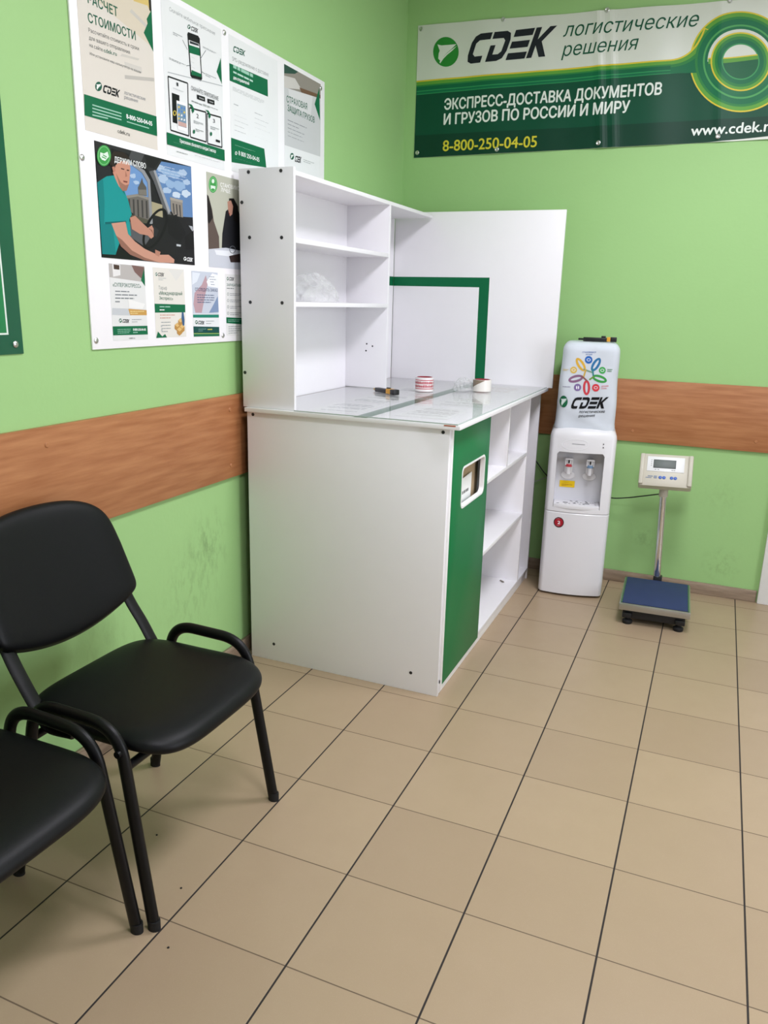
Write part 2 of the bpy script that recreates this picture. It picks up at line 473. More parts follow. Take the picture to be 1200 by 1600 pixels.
    def build(s, name, thick, base_h=None, parent=None, surf=None, strips=None, lift=0.0004, label=None, base=None, solid=True):
        """base: polygon (a, b) of the sheet itself, given real thickness"""
        b = bmesh.new()
        if base is not None:
            mi0 = s.mi(base_h); n = len(base)
            if strips:
                for z in (0.0, thick):
                    for P in slice_polys(base, [tuple(range(n))], strips):
                        b.faces.new([b.verts.new((x, y, z)) for x, y in (P if z else P[::-1])]).material_index = mi0
                q0 = strips[0][1:]
                for i in range(n):
                    A, B_ = Vector(base[i]), Vector(base[(i+1) % n]); N_ = 160
                    for k in range(N_):
                        p, q = A.lerp(B_, k/N_), A.lerp(B_, (k+1)/N_)
                        b.faces.new([b.verts.new((v.x, v.y, z)) for v, z in ((p, 0), (q, 0), (q, thick), (p, thick))]).material_index = mi0
            else:
                lo = [b.verts.new((x, y, 0)) for x, y in base]; hi = [b.verts.new((x, y, thick)) for x, y in base]
                fs = [b.faces.new(lo[::-1]), b.faces.new(hi)] + [b.faces.new((lo[i], lo[(i+1) % n], hi[(i+1) % n], hi[i])) for i in range(n)]
                for f in fs: f.material_index = mi0
        for V, Fc, mi_, h in s.el:
            if strips:
                for P in slice_polys(V, Fc, strips):
                    vv = [b.verts.new((x, y, thick + h)) for x, y in P]
                    try: b.faces.new(vv).material_index = mi_
                    except ValueError: pass
                continue
            vv = [b.verts.new((x, y, thick + h)) for x, y in V]
            for f in Fc:
                if len(set(f)) < 3: continue
                try: nf = b.faces.new([vv[i] for i in f]); nf.material_index = mi_
                except ValueError: pass
        for f in b.faces:
            f.normal_update()
            if f.normal.z < -0.5 and not all(abs(v.co.z) < 1e-7 for v in f.verts): f.normal_flip()
        for v in b.verts:
            h = v.co.z + lift + (surf(v.co.x, v.co.y) if surf else 0.0)
            v.co = s.p0 + s.U * v.co.x + s.V * v.co.y + s.N * h
        me = bpy.data.meshes.new(name); b.to_mesh(me); b.free()
        for m_ in s.mats: me.materials.append(m_)
        if surf:
            for p in me.polygons: p.use_smooth = True
            me.set_sharp_from_angle(angle=radians(40))
        return link_mesh(name, me, parent, True, None, label)

# ================================================================== ROOM SHELL
XL, YB = -2.0, 3.10
XR, YF = 2.6, -3.3
def struct(name, mb, mats, **k): return props(mb.build(name, mats, **k), kind='structure')
struct('floor', MB().box(XL, XR, YF, YB, -0.06, 0), M_floor, smooth=False)
struct('ceiling', MB().box(XL, XR, YF, YB, CEIL, CEIL + 0.06), M_ceiling, smooth=False)
struct('wall_left', MB().box(XL - 0.12, XL, YF, YB + 0.12, 0, CEIL), M_wall_left, smooth=False)
struct('wall_back', MB().box(XL, XR, YB, YB + 0.12, 0, CEIL), M_wall_back, smooth=False)
struct('wall_right', MB().box(XR, XR + 0.12, YF, YB + 0.12, 0, CEIL), M_plain, smooth=False)
struct('wall_front', MB().box(XL - 0.12, XR + 0.12, YF - 0.12, YF, 0, CEIL), M_plain, smooth=False)
struct('baseboard_left', MB().box(XL, XL + 0.016, YF, YB, 0, 0.065, 0.004), M_base_y)
struct('baseboard_back', MB().box(XL + 0.016, 0.10, YB - 0.016, YB, 0, 0.065, 0.004), M_base_x)
# wooden rails along both walls
def cap(mb, p, axis, r=0.008): mb.lathe(p, [(r, -0.001), (r, 0.001), (r*0.8, 0.0028), (0, 0.0034)], 16, axis)
r1 = struct('trim_1', MB().box(XL, XL + 0.016, YF, YB, 0.797, 1.126, 0.0015), M_wood_y)
r2 = struct('trim_2', MB().box(XL + 0.016, 0.105, YB - 0.016, YB, 0.803, 1.133, 0.0015), M_wood_x)
struct('trim_3', MB().box(1.115, XR, YB - 0.016, YB, 0.803, 1.133, 0.0015), M_wood_x)
struct('baseboard_right', MB().box(1.115, XR, YB - 0.016, YB, 0, 0.065, 0.004), M_base_x)
M_capwood = mat('beech_screw_cap', '#ad744a', 0.5)
for y, z in ((0.379, 1.074), (1.307, 1.071), (1.306, 0.848), (-0.55, 1.072), (0.379, 0.85)):
    mb = MB(); cap(mb, (XL + 0.016, y, z), 'X'); mb.build('screw_cap', M_capwood, r1)
for x, z in ((-0.014, 0.857), (-0.62, 0.86)):
    mb = MB(); cap(mb, (x, YB - 0.016, z), '-Y'); mb.build('screw_cap', M_capwood, r2)
# door at the right end of the back wall
M_door = mat('white_door_paint', '#ececea', 0.35)
d1 = struct('door_1', MB().box(0.105, 0.185, YB - 0.03, YB, 0, 2.1, 0.004).box(1.035, 1.115, YB - 0.03, YB, 0, 2.1, 0.004).box(0.105, 1.115, YB - 0.03, YB, 2.1, 2.18, 0.004), M_door)
MB().box(0.185, 1.035, YB - 0.014, YB, 0.006, 2.1, 0.003).build('door_leaf', M_door, d1)
MB().box(0.30, 0.92, YB - 0.02, YB - 0.013, 0.25, 0.95, 0.006).box(0.30, 0.92, YB - 0.02, YB - 0.013, 1.1, 1.95, 0.006).build('door_panel', M_door, d1)
MB().lathe((0.25, YB - 0.014, 1.02), [(0.026, 0), (0.026, 0.008), (0.009, 0.01), (0.009, 0.05)], 20, '-Y').box(0.24, 0.37, YB - 0.072, YB - 0.058, 1.012, 1.03, 0.005).build('door_handle', M_steel, d1)

# window in the right wall, the source of the daylight
M_sky = glow('bright_daylight', '#eaf2ff', 2.0)
w1 = struct('window_1', MB().box(XR - 0.03, XR, -0.75, -0.67, 0.62, 2.28, 0.004).box(XR - 0.03, XR, 0.87, 0.95, 0.62, 2.28, 0.004).box(XR - 0.03, XR, -0.67, 0.87, 0.62, 0.70, 0.004).box(XR - 0.03, XR, -0.67, 0.87, 2.20, 2.28, 0.004).box(XR - 0.028, XR, 0.08, 0.12, 0.70, 2.20, 0.004), M_door)
MB().box(XR - 0.012, XR - 0.002, -0.67, 0.08, 0.70, 2.20).build('pane', M_sky, w1, smooth=False)
MB().box(XR - 0.012, XR - 0.002, 0.12, 0.87, 0.70, 2.20).build('pane', M_sky, w1, smooth=False)

# ceiling lamps
M_diff = glow('lamp_diffuser', '#fff6ea', 3.0)
for (lx, ly, lw) in LIGHTS:
    t = thing('ceiling_light', 'square white ceiling light panel', 'ceiling light', (lx, ly, CEIL), 0, 'square lamps in the ceiling')
    mb = MB()
    for sx, sy, wx, wy in ((-0.295, 0, 0.012, 0.305), (0.295, 0, 0.012, 0.305), (0, -0.295, 0.283, 0.012), (0, 0.295, 0.283, 0.012)):
        mb.box(lx + sx - wx, lx + sx + wx, ly + sy - wy, ly + sy + wy, CEIL - 0.026, CEIL, 0.002)
    mb.build('frame', M_edge, t)
    MB().box(lx - 0.283, lx + 0.283, ly - 0.283, ly + 0.283, CEIL - 0.018, CEIL - 0.002).build('diffuser', M_diff, t)

# ================================================================== SERVICE COUNTER
XC = -1.09
t = thing('service_counter', 'white laminate counter cabinet with green front panel and open shelves', 'counter', (-1.52, 2.14, 0))
MB().box(-1.945, -1.095, 1.370, 1.386, 0, 1.062, 0.0012).build('side_panel', M_white, t)
MB().box(-1.52, -1.504, 1.386, 2.90, 0.0, 1.062).build('back_panel', M_white, t)
MB().box(-1.945, XC, 2.895, 2.911, 0.0, 1.062, 0.001).build('end_panel', M_white, t)
MB().box(-1.504, XC - 0.004, 1.894, 1.910, 0.066, 1.062, 0.001).build('divider', M_white, t)
MB().box(-1.504, XC, 2.652, 2.668, 0.066, 1.062, 0.001).build('divider', M_white, t)
MB().box(-1.504, XC, 2.236, 2.252, 0.766, 1.062, 0.001).build('divider', M_white, t)
for z in (0.75, 0.424):
    MB().box(-1.504, XC, 1.910, 2.652, z, z + 0.018, 0.001).build('shelf', M_white, t)
MB().box(-1.504, XC, 1.386, 2.895, 0.05, 0.066, 0.001).build('bottom_panel', M_white, t)
MB().box(-1.114, -1.098, 1.386, 2.895, 0.0, 0.05, 0.001).build('plinth', M_edge, t)
# green front panel with a rounded cut-out
me = MB().box(XC - 0.012, XC + 0.004, 1.400, 1.894, 0.043, 1.058, 0.0008).mesh('front_panel', M_greenpan)
hole = MB().prism([(XC - 0.05, y, z) for y, z in rrect(1.678, 0.812, 0.322, 0.168, 0.028)], (0.1, 0, 0)).mesh('cut', M_greenpan)
fp = link_mesh('front_panel', bool_diff(me, [hole]), t, True, None, 'green front panel with a rounded window')
outer = rrect(1.678, 0.812, 0.322, 0.168, 0.028); inner = rrect(1.678, 0.812, 0.306, 0.152, 0.022)
def ring_prism(outer, inner, x0, x1):
    mb = MB(); b = bmesh.new(); n = len(outer)
    R = [[b.verts.new((x, y, z)) for y, z in L] for x, L in ((x1, outer), (x1, inner), (x0, inner), (x0, outer))]
    for k in range(4):
        A, B_ = R[k], R[(k+1) % 4]
        for i in range(n): b.faces.new((A[i], A[(i+1) % n], B_[(i+1) % n], B_[i]))
    mb.absorb(b); return mb
ring_prism(outer, inner, XC - 0.014, XC + 0.0055).build('window_trim', M_edge, fp, label='white trim around the window')
MB().box(XC - 0.012, XC + 0.003, 1.386, 1.3995, 0.02, 1.06, 0.0008).build('edge_strip', M_edge, t)
for x, z in ((-1.918, 1.05), (-1.12, 1.048), (-1.834, 0.076), (-1.209, 0.079)):
    MB().lathe((x, 1.3705, z), [(0.0065, 0), (0.0065, 0.0016), (0.004, 0.0022), (0, 0.0012)], 14, '-Y').build('screw', M_screw, t)
# things inside
q = Art((-1.17, 1.6, 0.8), (0, 1, 0), (0, 0, 1))
M_card = mat('brown_cardboard', '#b09878', 0.8, bump=0.1)
b_ = thing('cardboard_box', 'brown cardboard box behind the window of the green front panel', 'box', (-1.29, 1.68, 0.066))
MB().box(-1.37, -1.128, 1.45, 1.885, 0.066, 0.875, 0.003).build('carton', M_card, b_)
pz = Art((-1.120, 1.64, 0.77), (0, 1, 0), (0, 0, 1))
for x_, w_ in ((-0.075, 0.03), (-0.04, 0.018), (-0.018, 0.034), (0.02, 0.026), (0.05, 0.038)):
    pz.rawpoly([(x_, -0.012), (x_ + w_, -0.012), (x_ + w_, 0.0), (x_, 0.0)], '#7d7d7c')
o = pz.build('paper_sheet', 0.001, M_paper, base=[(-0.13, -0.10), (0.12, -0.10), (0.125, 0.06), (-0.115, 0.05)], lift=0)
props(o, 'creased white paper taped to the box behind the counter window', 'paper')

# worktop
ct = thing('countertop', 'white laminate worktop lying along the counter', 'countertop', (-1.5, 2.12, 1.062))
MB().box(-1.945, -1.052, 1.350, 2.90, 1.062, 1.078, 0.0012).build('slab', M_white, ct)
MB().box(-1.468, -1.414, 1.352, 2.879, 1.0781, 1.0785).build('stripe', M_greenstripe, ct, label='green stripe across the worktop')
MB().box(-1.112, -1.068, 1.3488, 1.3515, 1.0735, 1.0786, 0.0005).build('chip', mat('chipped_edge', '#b5694f', 0.7), ct)

# papers under the glass
def sheet_on_top(x, y, w, h, rot, label, seed, grey='#b9bcc2'):
    random.seed(seed)
    a = Art((x, y, 1.0786), (cos(rot), sin(rot), 0), (-sin(rot), cos(rot), 0))
    n = int(h / 0.028)
    for i in range(n):
        if random.random() < 0.3: continue
        yy = -h/2 + 0.02 + i * (h - 0.04) / n; x0 = -w/2 + 0.02 + random.random() * 0.02; V = []; Fc = []
        while x0 < w/2 - 0.03:
            l = random.uniform(0.012, 0.05); k = len(V); x1 = min(x0 + l, w/2 - 0.02)
            V += [(x0, yy), (x1, yy), (x1, yy + 0.010), (x0, yy + 0.010)]; Fc.append((k, k+1, k+2, k+3)); x0 = x1 + 0.006
        if V: a.raw(V, Fc, grey)
    o = a.build('paper_sheet', 0.0003, M_paper, base=[(-w/2, -h/2), (w/2, -h/2), (w/2, h/2), (-w/2, h/2)], lift=0)
    props(o, label, 'paper', 'printed sheets under the counter glass')
sheet_on_top(-1.60, 1.57, 0.21, 0.30, 0.05, 'printed white sheet under the glass, at the near corner below the shelf unit', 1, '#646b77')
sheet_on_top(-1.60, 1.93, 0.21, 0.30, -0.12, 'printed white sheet under the glass, just in front of the yellow and black knife', 2, '#646b77')
sheet_on_top(-1.60, 2.32, 0.20, 0.29, 0.08, 'printed white sheet under the glass, beneath the red printed tape roll', 3, '#8e939b')
sheet_on_top(-1.25, 1.62, 0.21, 0.297, 0.0, 'printed white sheet under the glass, right of the green stripe at the near edge', 4, '#aaa6a3')
sheet_on_top(-1.24, 2.02, 0.21, 0.297, 0.04, 'printed white sheet under the glass, right of the green stripe halfway along', 5, '#a9a5a2')
sheet_on_top(-1.25, 2.66, 0.21, 0.297, -0.1, 'printed white sheet under the glass, at the far end below the partition', 6, '#c4a9a4')
def pane_glass(name):
    """clear sheet: straight-through light plus a mirror that grows at grazing view"""
    q = NT(name); g = q.new('ShaderNodeNewGeometry')
    dt = q.new('ShaderNodeVectorMath', operation='DOT_PRODUCT'); q.link(g.outputs['Incoming'], dt.inputs[0]); q.link(g.outputs['Normal'], dt.inputs[1])
    c = q.math('ABSOLUTE', dt.outputs['Value']); k = q.math('POWER', q.math('SUBTRACT', 1.0, c), 5.0)
    f = q.math('ADD', q.math('MULTIPLY', k, 0.6), 0.015)
    tr = q.new('ShaderNodeBsdfTransparent'); tr.inputs[0].default_value = (0.985, 0.99, 0.988, 1)
    gl = q.new('ShaderNodeBsdfGlossy'); gl.inputs['Roughness'].default_value = 0.0
    mx = q.new('ShaderNodeMixShader'); q.link(f, mx.inputs[0]); q.link(tr.outputs[0], mx.inputs[1]); q.link(gl.outputs[0], mx.inputs[2])
    q.link(mx.outputs[0], q.n['Material Output'].inputs[0]); return q.m
M_glass = pane_glass('clear_glass')
M_glassedge = mat('green_glass_edge', '#aebdb5', 0.15)
g = thing('glass_sheet', 'clear glass sheet lying over the worktop and its printed papers', 'glass', (-1.45, 2.1, 1.0795))
LG = [(-1.722, 1.352), (-1.062, 1.352), (-1.058, 2.874), (-1.944, 2.874), (-1.944, 1.390), (-1.722, 1.390)]
MB().prism([(x, y, 1.0795) for x, y in LG], (0, 0, 0.004)).build('pane', M_glass, g, smooth=False)
mb = MB()
for (x0, y0, x1, y1) in ((-1.722, 1.3505, -1.0605, 1.3518), (-1.0618, 1.3518, -1.0565, 2.874)):
    mb.prism([(x0, y0, 1.0795), (x1 if y1 - y0 < 0.01 else x0 + 0.0013, y0, 1.0795), (x1, y1, 1.0795), (x0 if y1 - y0 < 0.01 else x1 - 0.0013, y1, 1.0795)], (0, 0, 0.004))
mb.build('edge', M_glassedge, g, label='greenish cut edge')
for dy, dx, lab in ((2.02, -1.21, 'loose dowel on the bottom shelf, nearest the green panel'), (2.34, -1.24, 'loose dowel on the bottom shelf, halfway along'), (2.60, -1.16, 'loose dowel on the bottom shelf, by the far divider')):
    o = MB().lathe((dx, dy, 0.070), [(0, -0.016), (0.0035, -0.015), (0.004, -0.012), (0.004, 0.012), (0.0035, 0.015), (0, 0.016)], 10, 'Z', Matrix.Rotation(random.uniform(0, 3), 4, 'Z') @ Matrix.Rotation(pi/2, 4, 'X')).build('dowel', mat('grey_dowel', '#8c8478', 0.5))
    props(o, lab, 'dowel', 'dowels on the bottom shelf')

# ================================================================== SHELF UNIT ON THE WORKTOP
t = thing('shelf_unit', 'white open shelf unit standing on the worktop against the left wall', 'shelf', (-1.845, 2.1, 1.078))
MB().box(-1.962, -1.730, 1.370, 1.386, 1.0785, 1.957, 0.0012).build('side_panel', M_white, t)
MB().box(-1.962, -1.730, 1.386, 2.862, 1.930, 1.946, 0.001).build('top_panel', M_white, t)
MB().box(-1.962, -1.950, 1.386, 2.876, 1.0785, 1.930).build('back_panel', M_white, t)
MB().box(-1.950, -1.731, 2.280, 2.296, 1.084, 1.930, 0.001).build('divider', M_white, t)
for z in (1.698, 1.469):
    MB().box(-1.950, -1.731, 1.386, 2.280, z, z + 0.0175, 0.001).build('shelf', M_white, t)
for x, z in ((-1.919, 1.944), (-1.782, 1.944), (-1.950, 1.84), (-1.919, 1.716), (-1.781, 1.715), (-1.921, 1.481), (-1.781, 1.482), (-1.951, 1.213)):
    MB().lathe((x, 1.3705, z), [(0.0065, 0), (0.0065, 0.0016), (0.004, 0.0022), (0, 0.0012)], 14, '-Y').build('screw', M_screw, t)
for x, z in ((-1.836, 1.295), (-1.805, 1.285), (-1.839, 1.262)):
    MB().lathe((x, 2.2803, z), [(0.004, 0), (0.004, 0.0008), (0, 0.001)], 12, '-Y').build('screw_hole', M_screw, t)
MB().box(-1.9499, -1.9494, 2.297, 2.876, 1.583, 1.631).build('stripe', M_greenstripe, t, label='green stripe on the back panel')

# partition panel behind the worktop
t = thing('partition_panel', 'tall white panel with a green corner stripe standing at the far end of the worktop', 'panel', (-1.49, 2.888, 1.078))
MB().box(-1.950, -1.030, 2.880, 2.896, 1.0785, 1.963, 0.0012).build('board', M_white, t)
mb = MB(); mb.prism([(x, 2.8801, z) for x, z in ((-1.949, 1.583), (-1.458, 1.583), (-1.454, 1.084), (-1.400, 1.084), (-1.404, 1.633), (-1.949, 1.631))], (0, -0.0005, 0))
mb.build('stripe', M_greenstripe, t, smooth=False, label='green L-shaped stripe')

# ================================================================== SMALL THINGS ON THE COUNTER
ZG = 1.0838
def tape_roll(x, y, r, h, label, mats, wrap=None):
    t = thing('tape_roll', label, 'tape', (x, y, ZG), 0, 'packing tape rolls')
    MB().lathe((x, y, ZG), [(r*0.84, 0.001), (r, 0.001), (r, h - 0.001), (r*0.84, h - 0.001), (r*0.84, 0.001)], 40).build('tape', mats[0], t, angle=30)
    MB().lathe((x, y, ZG), [(r*0.76, 0), (r*0.835, 0), (r*0.835, h), (r*0.76, h), (r*0.76, 0)], 40).build('core', mats[1], t, angle=30)
    return t
def curved_patch(x, y, r, a0, a1, z0, z1, n=8, shear=0.0):
    """thin printed band wrapped on a cylinder"""
    b = bmesh.new(); A = []; B_ = []
    for i in range(n + 1):
        a = a0 + (a1-a0) * i / n
        A.append(b.verts.new((x + r*cos(a), y + r*sin(a), z0))); B_.append(b.verts.new((x + r*cos(a), y + r*sin(a), z1)))
    for i in range(n): b.faces.new((A[i], A[i+1], B_[i+1], B_[i]))
    return b
R1, H1 = 0.044, 0.068
M_red = mat('red_print', '#b82238', 0.4); M_redcore = mat('red_core', '#a3293c', 0.5)
tr = tape_roll(-1.535, 2.300, R1, H1, 'white packing tape roll with red printed text standing on the glass', (mat('white_tape', '#ece6e6', 0.25), M_redcore))
mb = MB(); random.seed(5)
for z0, z1 in ((0.012, 0.0155), (0.0525, 0.056)): mb.absorb(curved_patch(-1.535, 2.30, R1 + 0.0003, 0, 2*pi, ZG + z0, ZG + z1, 40))
for row in (0.020, 0.036):
    a = 0.0
    while a < 2*pi - 0.2:
        w = random.uniform(0.10, 0.16); mb.absorb(curved_patch(-1.535, 2.30, R1 + 0.0003, a, a + w*0.7, ZG + row, ZG + row + random.choice((0.010, 0.012)), 3)); a += w
mb.build('printed_band', M_red, tr, label='red printed lettering')
M_clear = mat('milky_tape', '#e6e1da', 0.2); R2, H2 = 0.045, 0.058
tr2 = tape_roll(-1.295, 2.468, R2, H2, 'clear packing tape roll with a slanting tan edge, standing near the counter front', (M_clear, M_redcore))
b = bmesh.new(); A = []; B_ = []; n = 20; a0, a1 = radians(185), radians(300)
for i in range(n + 1):
    a = a0 + (a1-a0)*i/n; f = i/n
    A.append(b.verts.new((-1.295 + (R2+.0004)*cos(a), 2.468 + (R2+.0004)*sin(a), ZG + 0.008 + (H2 - 0.012) * f))); B_.append(b.verts.new((-1.295 + (R2+.0004)*cos(a), 2.468 + (R2+.0004)*sin(a), ZG + H2 - 0.002)))
for i in range(n): b.faces.new((A[i], A[i+1], B_[i+1], B_[i]))
mb = MB(); mb.absorb(b); mb.build('loose_end', mat('tan_tape_film', '#8a7a69', 0.25), tr2, label='tan loose end')
def film(name):
    q = NT(name); q.b.inputs['Base Color'].default_value = (0.85, 0.86, 0.86, 1); q.b.inputs['Roughness'].default_value = 0.15
    q.bump(q.noise(q.obj(), 45, 3), 0.5, 0.004)
    lw = q.new('ShaderNodeLayerWeight'); lw.inputs[0].default_value = 0.35
    tr = q.new('ShaderNodeBsdfTransparent'); tr.inputs[0].default_value = (0.97, 0.97, 0.97, 1)
    mx = q.new('ShaderNodeMixShader'); q.link(q.math('ADD', q.math('MULTIPLY', lw.outputs['Facing'], 0.42), 0.08), mx.inputs[0]); q.link(tr.outputs[0], mx.inputs[1]); q.link(q.b.outputs[0], mx.inputs[2])
    q.link(mx.outputs[0], q.n['Material Output'].inputs[0]); return q.m
M_film = film('clear_film')
def crumple(name, label, cat, cx, cy, cz, sx, sy, sz, seed, n=18):
    random.seed(seed); b = bmesh.new()
    bmesh.ops.create_icosphere(b, subdivisions=4, radius=1.0)
    ph = [(Vector((random.uniform(-1, 1) for _ in range(3))).normalized(), random.uniform(4, 13), random.uniform(0, 6)) for _ in range(n)]
    for v in b.verts:
        d = v.co.normalized(); k = 1.0
        for a, f, p in ph: k += 0.075 * abs(sin(d.dot(a) * f + p)) * (1 if (f > 7) else -1)
        z = d.z * k
        if z < 0: z *= 0.15
        v.co = Vector((cx + d.x * k * sx, cy + d.y * k * sy, cz + 0.004 + max(z, -0.0) * sz))
    mb = MB(); mb.absorb(b); o = mb.build(name, M_film, smooth=False)
    return props(o, label, cat)
crumple('tape_scrap', 'crumpled scrap of clear film beside the clear tape roll', 'plastic scrap', -1.385, 2.44, ZG, 0.03, 0.055, 0.042, 3)
crumple('plastic_bag', 'crumpled clear plastic bag lying on the middle shelf of the unit', 'plastic bag', -1.843, 1.71, 1.4868, 0.055, 0.14, 0.072, 9)

M_kblack = mat('black_plastic', '#121214', 0.4); M_kyel = mat('yellow_plastic', '#d79a2b', 0.45); M_ktip = mat('beige_plastic', '#c9ab74', 0.5)
def knife(loc, rz, label, tip=True):
    t = thing('utility_knife', label, 'knife', loc, rz, 'snap-off utility knives')
    def P(x0, x1, w0, w1, z0, z1, m, name, lab=None):
        mb = MB(); mb.prism([(x0, -w0, z0), (x1, -w1, z0), (x1, w1, z0), (x0, w0, z0)], (0, 0, z1 - z0), bev=0.002)
        return mb.build(name, m, t, world=False, label=lab)
    P(-0.075, 0.045, 0.013, 0.016, 0, 0.019, M_kblack, 'handle')
    P(0.022 if tip else 0.040, 0.058, 0.0165, 0.017, 0.001, 0.023, M_kyel, 'grip_band', 'yellow band')
    P(0.0575, 0.088, 0.0175, 0.0155, 0, 0.0235, M_kblack, 'end_cap')
    P(0.012, 0.034, 0.006, 0.006, 0.017, 0.028, M_kblack, 'slider')
    P(-0.100, -0.073, 0.004, 0.010, 0.004, 0.014, M_ktip if tip else M_kblack, 'tip')
    return t
knife((-1.655, 2.105, ZG), radians(-33), 'black utility knife with yellow band lying on the counter glass')

# ================================================================== WATER COOLER
RZ = radians(9); CO = Vector((-0.847, 2.888, 0))
M_cool = mat('white_cooler_plastic', '#e3e2e4', 0.28, var=0.012)
M_coolg = mat('pale_grey_plastic', '#cfcfd3', 0.35, var=0.02)
def cooler_outline(w=0.166, yf=-0.150, yb=0.155, bulge=0.026, rc=0.045, inset=0.0):
    pts = []; w -= inset; yf += inset; yb -= inset
    n = 18
    for i in range(n + 1):
        x = -w + rc*0.55 + (2*w - rc*1.1) * i / n; f = x / w
        pts.append((x, yf - bulge * (1 - f*f) + 0.0))
    y1 = pts[-1][1]
    for k in range(1, 7):
        a = -pi/2 + k * pi/2 / 6; pts.append((w - rc*0.55 + rc*0.55*cos(a), y1 + rc*(1 + sin(a))))
    pts += [(w, yb - 0.012), (w - 0.012, yb), (-w + 0.012, yb), (-w, yb - 0.012)]
    for k in range(0, 6):
        a = pi + k * pi/2 / 6; pts.append((-w + rc*0.55 + rc*0.55*cos(a), y1 + rc*(1 + sin(a))))
    return pts
def loft(levels):
    """levels: list of (outline, z)"""
    b = bmesh.new(); R = [[b.verts.new((x, y, z)) for x, y in L] for L, z in levels]; n = len(R[0])
    for A, B_ in zip(R, R[1:]):
        for i in range(n): b.faces.new((A[i], A[(i+1) % n], B_[(i+1) % n], B_[i]))
    b.faces.new(R[0][::-1]); b.faces.new(R[-1]); mb = MB(); mb.absorb(b); return mb
t = thing('water_cooler', 'white floor-standing water cooler with two taps against the back wall', 'water cooler', CO, RZ)
O = cooler_outline
lower = loft([(O(inset=0.012), 0.008), (O(), 0.014), (O(), 0.455), (O(inset=0.003), 0.459)])
lower.build('lower_door', M_cool, t, world=False)
up = loft([(O(inset=0.003), 0.4605), (O(), 0.464), (O(), 0.850), (O(inset=0.003), 0.868), (O(inset=0.010), 0.885), (O(inset=0.024), 0.898), (O(inset=0.045), 0.904)]).mesh('upper_body', M_cool)
cut = MB().prism([(x, -0.25, z) for x, z in [(-0.124, 0.485), (0.112, 0.485), (0.112, 0.765), (0.102, 0.779), (-0.114, 0.779), (-0.124, 0.765)]], (0, 0.185, 0)).mesh('c', M_coolg)
ub = link_mesh('upper_body', bool_diff(up, [cut]), t, False)
MB().box(-0.1238, 0.1118, -0.0655, -0.063, 0.4855, 0.778).build('recess_panel', M_coolg, t, world=False, label='pale grey recess back')
loft([(O(inset=0.03), 0.0), (O(inset=0.03), 0.010)]).build('base', M_rubber, t, world=False)
# drip tray
tray = [(-0.122, -0.066), (-0.122, -0.162)] + [(-0.122 + 0.232*i/10, -0.162 - 0.018 * sin(pi*i/10)) for i in range(1, 10)] + [(0.110, -0.162), (0.110, -0.066)]
mb = MB().prism([(x, y, 0.482) for x, y in tray], (0, 0, 0.022), bev=0.002); mb.mi = 1; random.seed(2)
for i in range(26):
    x = random.uniform(-0.11, 0.1); y = random.uniform(-0.155, -0.08); mb.box(x - 0.005, x + 0.005, y - 0.0025, y + 0.0025, 0.5035, 0.5045)
for x in (-0.062, 0.048): mb.box(x - 0.012, x + 0.012, -0.13, -0.118, 0.5035, 0.5046)
mb.build('drip_tray', [M_cool, M_screw], t, world=False)
# taps
def tap(x, colr, nm):
    tb = MB().box(x - 0.021, x + 0.021, -0.094, -0.0655, 0.655, 0.735, 0.008).lathe((x, -0.100, 0.652), [(0, 0), (0.010, 0.0), (0.012, 0.03), (0.016, 0.05), (0.017, 0.075), (0.014, 0.080), (0, 0.080)], 20).build('tap', M_cool, t, world=False)
    MB().lathe((x, -0.100, 0.692), [(0.0165, 0), (0.0178, 0.002), (0.0178, 0.013), (0.0165, 0.015)], 20).build('tap_ring', colr, tb, world=False, label=nm)
    MB().box(x - 0.020, x + 0.020, -0.128, -0.094, 0.730, 0.738, 0.003).box(x - 0.020, x - 0.013, -0.116, -0.1, 0.700, 0.732, 0.002).box(x + 0.013, x + 0.020, -0.116, -0.1, 0.700, 0.732, 0.002).build('lever', M_cool, tb, world=False)
    MB().box(x - 0.004, x + 0.004, -0.119, -0.1165, 0.712, 0.730).build('lever_slot', M_screw, tb, world=False)
    # splash guard moulded under the tap
    MB().prism([(x + 0.036*cos(a), -0.0655, 0.640 + 0.022*sin(a)) for a in [2*pi*i/20 for i in range(20)]], (0, -0.006, 0), bev=0.002).build('splash_guard', M_cool, t, world=False)
tap(-0.061, mat('red_ring', '#d0404c', 0.4), 'red ring of the hot tap'); tap(0.047, mat('blue_ring', '#7fa0c4', 0.4), 'blue ring of the cold tap')
CU = Vector((cos(RZ), sin(RZ), 0)); CV = Vector((0, 0, 1)); CN = CU.cross(CV)
c6 = lambda x, y: (840 + x*130/1200, 660 + y*130/1200)
def cooler_art(yl, conv): return Art(CO + CN * (-yl), CU, CV, conv)
def cfront(x, z): return 0.026 * (1 - (x/0.166)**2)           # bulge of the front
a = cooler_art(-0.067, c6); a.rect((322, 830), (530, 940), '#e6c01c'); a.bars((350, 855), (505, 872), 1, '#8a5a10'); a.bars((345, 878), (508, 925), 3, '#a9701a')
a.build('warning_sticker', 0.0003, None, t, label='yellow sticker below the hot tap')
a = cooler_art(-0.150, c6); a.ring((545, 310), 195, 82, 10, '#f4f4f6', 48); a.bars((500, 290), (742, 322), 1, '#8f8f93', words=False)
a.build('badge', 0.0006, None, t, surf=cfront, strips=[(0.02, 1, 0)], label='oval badge')
a = cooler_art(-0.150, c6); a.disc((950, 308), 9, 9, '#1d1d20', 16); a.disc((946, 357), 9, 9, '#1d1d20', 16); a.build('indicator_lamp', 0.001, None, t, surf=cfront)
